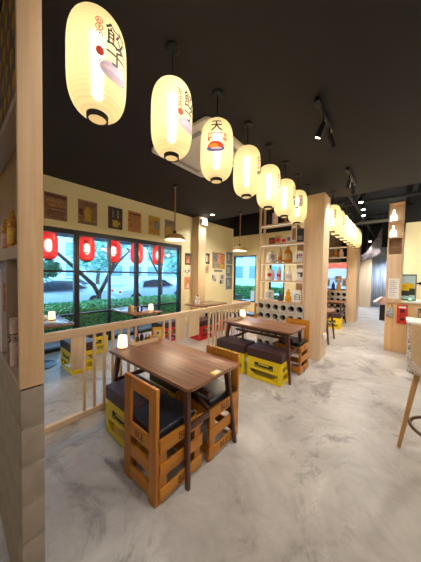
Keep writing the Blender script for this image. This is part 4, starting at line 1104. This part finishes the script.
# bar stool at the right edge
t = thing('bar_stool', 'beige upholstered bar stool with splayed wooden legs at the right edge', 'stool', (.34, 2.74, 0))
b = MB(); b.lathe([(0, .735), (.19, .735), (.225, .75), (.24, .785), (.225, .825), (.18, .84), (0, .84)], 36); b.build('seat', M['fabric'], t)
for k in range(4):
    a = k*PI/2+.04; ca, sa = math.cos(a), math.sin(a)
    b = MB(); b.bar((.18*ca, .18*sa, .7345), (.285*ca, .285*sa, 0), .05, .04, .007, taper=.72, up=(ca, sa, 0)); b.build('leg', wood('ash legs', '#b98a52', '#d6a86c', 'z', .4), t)
b = MB(); n = 20; rows = []
for k in range(n+1):
    a = math.radians(182+170*k/n); e = min(k, n-k)/n
    zt = 1.19-.05*max(0, 1-e*6)**2; zb = .842
    ca, sa = math.cos(a), math.sin(a)
    rows.append([b.bm.verts.new((r_*ca, r_*sa, z_)) for r_, z_ in ((.205, zb), (.232, zt), (.25, zt), (.223, zb))])
for a, c in zip(rows, rows[1:]):
    for q in range(4): b.bm.faces.new((a[q], a[(q+1) % 4], c[(q+1) % 4], c[q]))
b.bm.faces.new(rows[0]); b.bm.faces.new(rows[-1][::-1])
b.build('backrest', wood('ash shell', '#cfa678', '#dfba8e', 'x', .4), t)
b = MB()
b.tube([(.215*math.cos(2*PI*k/28), .215*math.sin(2*PI*k/28), .26) for k in range(29)], .014, 10, caps=False); b.build('foot_ring', plain('brown metal ring', '#6a4a36', .35, .5), t)

# ------------------------------------------------------------------ far end of the aisle
def curtain_mat():
    m, nt, b_ = base_mat('blue grey string curtain')
    n = noise(nt, coords(nt, (40, 1, .4)), 1, 3)
    nt.links.new(ramp(nt, n, [(.35, '#a4adc2'), (.65, '#e6ecf6')]), b_.inputs['Base Color']); b_.inputs['Roughness'].default_value = .6
    return m
t = thing('string_curtain', 'blue grey string curtain at the far end of the aisle', 'curtain', (-.6, 14.6, 0))
b = MB(); prev = None; n = 160
for k in range(n+1):
    x = -.75+1.42*k/n; y = .03*math.sin(k*1.1)+.012*math.sin(k*2.7)
    c = (b.bm.verts.new((x, y, .04)), b.bm.verts.new((x, y, 3.1)))
    if prev: b.bm.faces.new((prev[0], c[0], c[1], prev[1]))
    prev = c
so = b.build('strings', curtain_mat(), t, recalc=False); md = so.modifiers.new('thick', 'SOLIDIFY'); md.thickness = .012
b = MB(); b.tube([(-.8, 0, 3.12), (.69, 0, 3.12)], .02, 10); b.build('rod', M['steel'], t)
b = MB(); b.tube([(-.72, 0, 3.12), (-.72, 0, 4.419)], .008, 8); b.tube([(.6, 0, 3.12), (.6, 0, 4.419)], .008, 8); b.build('hanger', M['steel'], t)
t = thing('added_aisle_lamp', 'added hanging lamp that brightens the curtain at the far end of the aisle', 'lamp', (.0, 12.9, 3.5))  # extra lamp put in to brighten the string curtain
b = MB(); b.lathe([(0, 0), (.12, 0), (.13, .02), (.04, .12), (0, .12)], 20); b.build('lamp_shade', M['blackmetal'], t)
b = MB(); b.tube([(0, 0, .115), (0, 0, .919)], .008, 8); b.build('cord', M['blackmetal'], t)
b = MB(); b.lathe([(0, -.02), (.09, -.012), (.1, -.0005), (0, -.0005)], 20); b.build('lens', M['bulbwhite'], t)
light('fill_light', 'SPOT', (0, 0, -.06), 480, (.72, .84, 1), t, .1, angle=125, blend=.6)
t = thing('added_wall_lamp', 'added unseen lamp that brightens the cream wall behind the counter', 'lamp', (1.6, 6.85, 3.3))  # unseen lamp added to light the cream wall
b = MB(); b.lathe([(0, 0), (.12, 0), (.13, .02), (.04, .12), (0, .12)], 20); b.build('lamp_shade', M['blackmetal'], t)
b = MB(); b.tube([(0, 0, .115), (0, 0, 1.119)], .008, 8); b.build('cord', M['blackmetal'], t)
b = MB(); b.lathe([(0, -.02), (.09, -.012), (.1, -.0005), (0, -.0005)], 20); b.build('lens', M['bulbwhite'], t)
light('fill_light', 'POINT', (0, 0, -.1), 60, (1, .95, .86), t, .1)
t = thing('ceiling_beam', 'grey metal beam crossing above the far aisle', 'beam', (.3, 9.8, 3.55))
b = MB(); b.box(-3.0, 3.55, -.03, .03, -.05, .05, .004); b.build('beam', plain('pale grey steel', '#8d8d88', .5), t)
b = MB(); b.tube([(-2, 0, .05), (-2, 0, .869)], .012, 8); b.tube([(2, 0, .05), (2, 0, .869)], .012, 8); b.build('hanger', M['blackmetal'], t)
t = thing('hanging_banner', 'pale patterned cloth banner draped above the far aisle', 'banner', (-1.0, 12.3, 2.3))
b = MB()
g = []
for i in range(13):
    row = []
    for j in range(9):
        u, v = i/12, j/8
        x = -.35+.75*u; ztop = .28+1.25*u**1.6; z = ztop*(1-v)+(-.05+.30*u)*v
        row.append(b.bm.verts.new((x, .06*math.sin(u*9+v*3), z)))
    g.append(row)
for i in range(12):
    for j in range(8): b.bm.faces.new((g[i][j], g[i+1][j], g[i+1][j+1], g[i][j+1]))
so = b.build('cloth', mot('banner print', '#6d6678', '#b8b0b0', 9), t, recalc=False); md = so.modifiers.new('thick', 'SOLIDIFY'); md.thickness = .006
b = MB(); b.tube([(.4, 0, 1.5), (.4, 0, 2.119)], .006, 8); b.tube([(-.35, 0, .26), (-.35, 0, 2.119)], .006, 8); b.build('cord', M['steel'], t)

# ------------------------------------------------------------------ outside
b = MB(); b.box(-60, WX-.17, -30, 45, -.25, -.12); struct(b.build('ground_outside', M['asphalt'], smooth=0), 'asphalt street outside')
b = MB(); b.box(-7.9, WX-.171, -8, 20, -.119, -.02); struct(b.build('pavement_outside', M['paving'], smooth=0), 'pale pavement strip outside')
b = MB(); b.box(-5.3, 2, EY+.121, 45, -.119, -.02)
b = MB(); b.box(-7.5, WX-.17, -4, 9, 2.60, 2.72); struct(b.build('ceiling_outside', plain('dark eave', '#4a4f5c', .8), smooth=0), 'dark eave over the pavement')
def leaf_bm(N, box, size, rnd, shape='box'):
    b = MB()
    x0, x1, y0, y1, z0, z1 = box
    for i in range(N):
        if shape == 'box':
            f = rnd.random()
            p = Vector((rnd.uniform(x0, x1), rnd.uniform(y0, y1), rnd.uniform(z0, z1)))
            if f < .5: p.z = z1+rnd.uniform(-.06, .03)
            elif f < .9: p.x = x1+rnd.uniform(-.06, .03)
        else:
            d = Vector((rnd.gauss(0, 1), rnd.gauss(0, 1), rnd.gauss(0, 1))).normalized()*rnd.uniform(.45, 1)
            p = Vector(((x0+x1)/2+d.x*(x1-x0)/2, (y0+y1)/2+d.y*(y1-y0)/2, (z0+z1)/2+d.z*(z1-z0)/2))
        d = Vector((rnd.gauss(0, 1), rnd.gauss(0, 1), rnd.gauss(0, .6))).normalized(); u = d.orthogonal().normalized(); s = size*rnd.uniform(.6, 1.3)
        b.mat(0 if rnd.random() < .6 else 1)
        b.quad([p-d*s, p+u*s*.45, p+d*s, p-u*s*.45])
    return b
rn = random.Random(3)
LF = plain('hedge leaf pale', '#86cc8a', .5, var=.3, scale=3)
t = thing('hedge', 'clipped green hedge along the pavement outside the big window', 'hedge', (-7.15, 3, -.02))
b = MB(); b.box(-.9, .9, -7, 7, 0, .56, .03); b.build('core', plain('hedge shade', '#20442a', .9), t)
b = leaf_bm(22000, (-.94, .94, -3.2, 3.8, .02, .62), .05, rn); b.build('foliage', [M['leaf'], LF], t, smooth=0, recalc=False)
# cars
def make_car(label, paint):
    t = thing('car', label, 'car')
    prof = [(-2.1, .35), (-2.15, .55), (-2.05, .78), (-1.5, .86), (-.95, 1.30), (-.3, 1.40), (.5, 1.38), (1.15, .98), (1.85, .88), (2.12, .72), (2.15, .38), (1.9, .28), (-1.9, .28)]
    b = MB(); n = len(prof); lay = []
    for y, sc in ((-.82, .94), (-.78, 1), (.78, 1), (.82, .94)):
        lay.append([b.bm.verts.new((x, y*(1 if z < .95 else .80), .3+(z-.3)*sc if sc < 1 else z)) for x, z in prof])
    for a, c in zip(lay, lay[1:]):
        for k in range(n): b.bm.faces.new((a[k], a[(k+1) % n], c[(k+1) % n], c[k]))
    b.bm.faces.new(lay[0][::-1]); b.bm.faces.new(lay[-1]); b.build('body', paint, t)
    for s in (-1, 1):
        b = MB(); y = s*.70
        pts = [(-.95, .93), (-.85, 1.22), (-.28, 1.33), (.45, 1.31), (.98, .97)]
        b.prism(pts, 0, .03); bmesh.ops.transform(b.bm, matrix=Matrix(((1, 0, 0, 0), (0, 0, 1, 0), (0, 1, 0, 0), (0, 0, 0, 1))), verts=b.bm.verts)
        for v in b.bm.verts: v.co.y = s*(.80 - (v.co.z-.95)*.30 + (.012 if v.co.y > .01 else -.02))
        b.build('side_window', M['cardark'], t)
        for x in (-1.35, 1.35):
            b = MB(); b.tube([(x, s*.66, .32), (x, s*.85, .32)], .32, 24); w = b.build('wheel', M['tyre'], t)
            b = MB(); b.tube([(x, s*.851, .32), (x, s*.858, .32)], .2, 20); b.build('hub', M['steel'], w)
        b = MB(); b.box(2.08, 2.165, s*.45, s*.72, .62, .74, .02); b.build('headlight', M['white'], t)
        b = MB(); b.box(-2.16, -2.06, s*.5, s*.72, .62, .74, .02); b.build('tail_light', M['redink'], t)
    b = MB(); b.prism([(-.68, 0), (.68, 0), (.6, .46), (-.6, .46)], 0, .02)
    bmesh.ops.transform(b.bm, matrix=Matrix.Translation((1.06, 0, .99)) @ Matrix(((0, -.84, .54, 0), (1, 0, 0, 0), (0, .54, .84, 0), (0, 0, 0, 1))), verts=b.bm.verts)
    b.build('windscreen', M['cardark'], t)
    return t
c1 = make_car('silver car parked outside beyond the hedge, nearest the left post', M['carwhite']); c1.location = (-11.2, 2.9, -.12); c1.rotation_euler = (0, 0, math.radians(100)); c1['group'] = 'parked cars outside'
for i, (x, y, a, lab) in enumerate(((-11.4, 8.0, 82, 'silver car parked outside beyond the hedge, middle of the window'), (-15.0, 4.5, 95, 'silver car on the far side of the street'), (-14.5, 14.0, 88, 'silver car far along the street to the right'))):
    dup(c1, (x, y, -.12), math.radians(a), lab, 'parked cars outside')
# trees
def make_tree(label, branches, crown, N, size, loc):
    t = thing('street_tree', label, 'tree', loc, group='street trees outside')
    b = MB()
    for pts, rs in branches: b.tube(pts, rs, 10)
    b.build('trunk', M['bark'], t)
    if crown:
        b = MB(); b.bm.free(); b.bm = bmesh.new()
        for box in crown:
            q = leaf_bm(N, box, size, rn, 'ball'); me = bpy.data.meshes.new('tmp'); q.bm.to_mesh(me); q.bm.free(); b.bm.from_mesh(me); bpy.data.meshes.remove(me)
        b.build('crown', [M['leaf2'], plain('tree leaf pale', '#a4d4c4', .5, var=.3)], t, smooth=0, recalc=False)
    return t
make_tree('forked street tree right behind the hedge, seen in the left window panes',
          [([(0, 0, 0), (.0, .05, .45), (-.02, .1, .9), (.0, -.1, 1.25)], [.12, .10, .09, .08]), ([(0, -.1, 1.25), (0, -.6, 1.75), (0, -1.25, 2.35), (0, -1.7, 3.1)], [.075, .06, .05, .04]), ([(-.02, .1, .9), (0, .35, 1.4), (0, .62, 2.0), (0, .75, 3.0)], [.08, .07, .06, .05]), ([(0, .35, 1.4), (-.2, .9, 2.1), (-.2, 1.4, 2.6)], [.05, .04, .03])],
          [(-1.2, .7, -2.6, -.6, 2.6, 4.2), (-1.0, .7, .1, 2.2, 2.6, 4.0), (-.3, .5, -2.2, -1.1, 1.5, 2.1)], 420, .12, (-8.3, 3.45, -.119))
make_tree('slim street tree seen in the middle window panes', [([(0, 0, 0), (0, .1, .8), (0, .05, 1.6), (0, .2, 3.0)], [.1, .09, .08, .07]), ([(0, .05, 1.5), (0, -.5, 2.3), (0, -.8, 3)], [.06, .05, .03])], [(-1, 1, -1.0, 1.2, 2.4, 4.2)], 700, .12, (-9.6, 7.2, -.119))
make_tree('street tree far along the pavement to the right', [([(0, 0, 0), (0, -.1, 1), (0, .1, 2), (0, .3, 3.2)], [.13, .12, .1, .09]), ([(0, .1, 1.8), (0, .8, 2.6)], [.07, .04])], [(-1.2, 1.2, -1.6, 1.6, 2.3, 4.6)], 800, .13, (-9.8, 11.6, -.119))
make_tree('bushy street tree in front of the far building', [([(0, 0, 0), (0, 0, 1.2), (.1, .2, 2.6)], [.16, .14, .1])], [(-1.8, 1.8, -2.2, 2.2, 1.6, 5)], 1800, .18, (-19, 8, -.119))
make_tree('wide bushy tree across the street to the right', [([(0, 0, 0), (0, 0, 1.2), (.1, .2, 2.6)], [.16, .14, .1])], [(-1.8, 1.8, -2.6, 2.6, 1.2, 5)], 1800, .18, (-20, 18, -.119))
# spiky palm shrub
t = thing('palm_shrub', 'spiky palm shrub outside behind the nearest red lantern', 'palm', (-8.36, 1.70, -.119))
b = MB(); b.tube([(0, 0, 0), (.02, 0, .8), (0, 0, 1.50)], [.06, .05, .045], 10); b.build('trunk', M['bark'], t)
b = MB()
for k in range(46):
    a = rn.uniform(0, 2*PI); el = rn.uniform(-.3, 1.3); L = rn.uniform(.5, .8)
    d = Vector((math.cos(a)*math.cos(el), math.sin(a)*math.cos(el), math.sin(el))); u = d.cross(Vector((0, 0, 1))).normalized()
    p0 = Vector((0, 0, 1.53)); p1 = p0+d*L*.55; p2 = p0+d*L+Vector((0, 0, -.16))
    b.quad([p0-u*.012, p0+u*.012, p1+u*.032, p1-u*.032]); b.quad([p1-u*.032, p1+u*.032, p2+u*.002, p2-u*.002])
b.build('fronds', plain('palm frond', '#4d8a78', .5, var=.3), t, smooth=0, recalc=False)
# buildings
def building(label, loc, w, h, d, cols, rows):
    t = thing('building', label, 'building', loc, group='pale buildings across the street')
    b = MB(); b.box(-d, 0, -w/2, w/2, 0, h); b.build('wall', M['facade'], t, smooth=0)
    b = MB(); b.box(-d-.1, .2, -w/2-.1, w/2+.1, h, h+.3); b.build('roof', M['offwhite'], t, smooth=0)
    for i in range(cols):
        for j in range(rows):
            y = -w/2+w*(i+.5)/cols; z = 1.0+(h-1)*(j+.1)/rows
            b = MB(); b.box(.0005, .06, y-w/cols*.32, y+w/cols*.32, z, z+(h-1)/rows*.6); b.build('window', plain('blue shop glass', '#6f93ac', .15), t, smooth=0)
    return t
building('long pale building across the street, left part', (-27, 2, -.12), 16, 5.5, 6, 7, 2)
building('tall pale building across the street, right part', (-29, 22, -.12), 18, 8, 6, 6, 3)
# patio beyond the end wall window
t = thing('patio_chair', 'white patio chair outside the small end window', 'chair', (-4.75, 8.6, -.02), .3)
b = MB(); b.box(-.22, .22, -.22, .22, .42, .46, .01); b.build('seat', M['white'], t)
b = MB(); b.box(-.22, .22, .19, .22, .50, .90, .01); b.build('backrest', M['white'], t)
for sx in (-1, 1):
    for sy in (-1, 1):
        b = MB(); b.bar((sx*.19, sy*.19, .42), (sx*.21, sy*.21, 0), .03, .03); b.build('leg', M['white'], t)
    b = MB(); b.box(sx*.2-.015, sx*.2+.015, .19, .22, .45, .52); b.build('back_post', M['white'], t)
t = thing('patio_table', 'white patio table outside the small end window', 'table', (-4.3, 9.5, -.02))
b = MB(); b.lathe([(0, .72), (.4, .72), (.4, .75), (0, .75)], 28); b.build('tabletop', M['white'], t)
b = MB(); b.tube([(0, 0, 0.02), (0, 0, .72)], .03); b.lathe([(0, 0), (.22, 0), (.22, .02), (0, .03)], 24); b.build('pedestal', M['white'], t)
b = MB(); b.box(-9, -2.75, EY+.13, 16, -.119, -.0205); struct(b.build('patio_outside', M['paving'], smooth=0), 'paved patio beyond the end window')
t = thing('hedge', 'green hedge across the patio outside the small end window', 'hedge', (-6.3, 13, -.02))
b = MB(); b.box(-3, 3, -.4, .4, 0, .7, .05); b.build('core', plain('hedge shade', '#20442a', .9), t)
b = MB(); q = leaf_bm(5000, (-.45, .45, -3, 3, .02, .8), .09, rn); bmesh.ops.transform(q.bm, matrix=Matrix.Rotation(-PI/2, 4, 'Z'), verts=q.bm.verts); q.build('foliage', [M['leaf'], LF], t, smooth=0, recalc=False); b.bm.free()
building('pale building beyond the patio', (-12, 24, -.12), 10, 6, 6, 4, 2).rotation_euler = (0, 0, -PI/2)

# ------------------------------------------------------------------ world, camera
w = bpy.data.worlds.new('World'); S.world = w; w.use_nodes = True
nt = w.node_tree; bg = nt.nodes['Background']
tc = nt.nodes.new('ShaderNodeTexCoord'); sp = nt.nodes.new('ShaderNodeSeparateXYZ'); nt.links.new(tc.outputs['Generated'], sp.inputs[0])
cr = nt.nodes.new('ShaderNodeValToRGB'); cr.color_ramp.elements[0].position = .0; cr.color_ramp.elements[0].color = (.46, .78, 1, 1); cr.color_ramp.elements[1].position = .6; cr.color_ramp.elements[1].color = (.28, .58, 1, 1)
nt.links.new(sp.outputs[2], cr.inputs[0]); nt.links.new(cr.outputs[0], bg.inputs[0])
bg.inputs[1].default_value = 4.2

F, YA, PT, RO = 222.12, .7018, .0325, .0172
cam = bpy.data.cameras.new('camera'); co = bpy.data.objects.new('camera', cam); COL.objects.link(co)
cam.sensor_fit = 'VERTICAL'; cam.sensor_height = 36; cam.sensor_width = 27; cam.lens = F/562*36
cam.clip_start = .02; cam.clip_end = 200
R = Matrix.Rotation(YA, 4, 'Z') @ Matrix.Rotation(PI/2-PT, 4, 'X') @ Matrix.Rotation(RO, 4, 'Z')
co.matrix_world = Matrix.Translation((0, 0, 1.6)) @ R
S.camera = co
S.view_settings.view_transform = 'Standard'; S.view_settings.look = 'None'; S.view_settings.gamma = 1; S.view_settings.use_curve_mapping = False
S.view_settings.exposure = 0.9
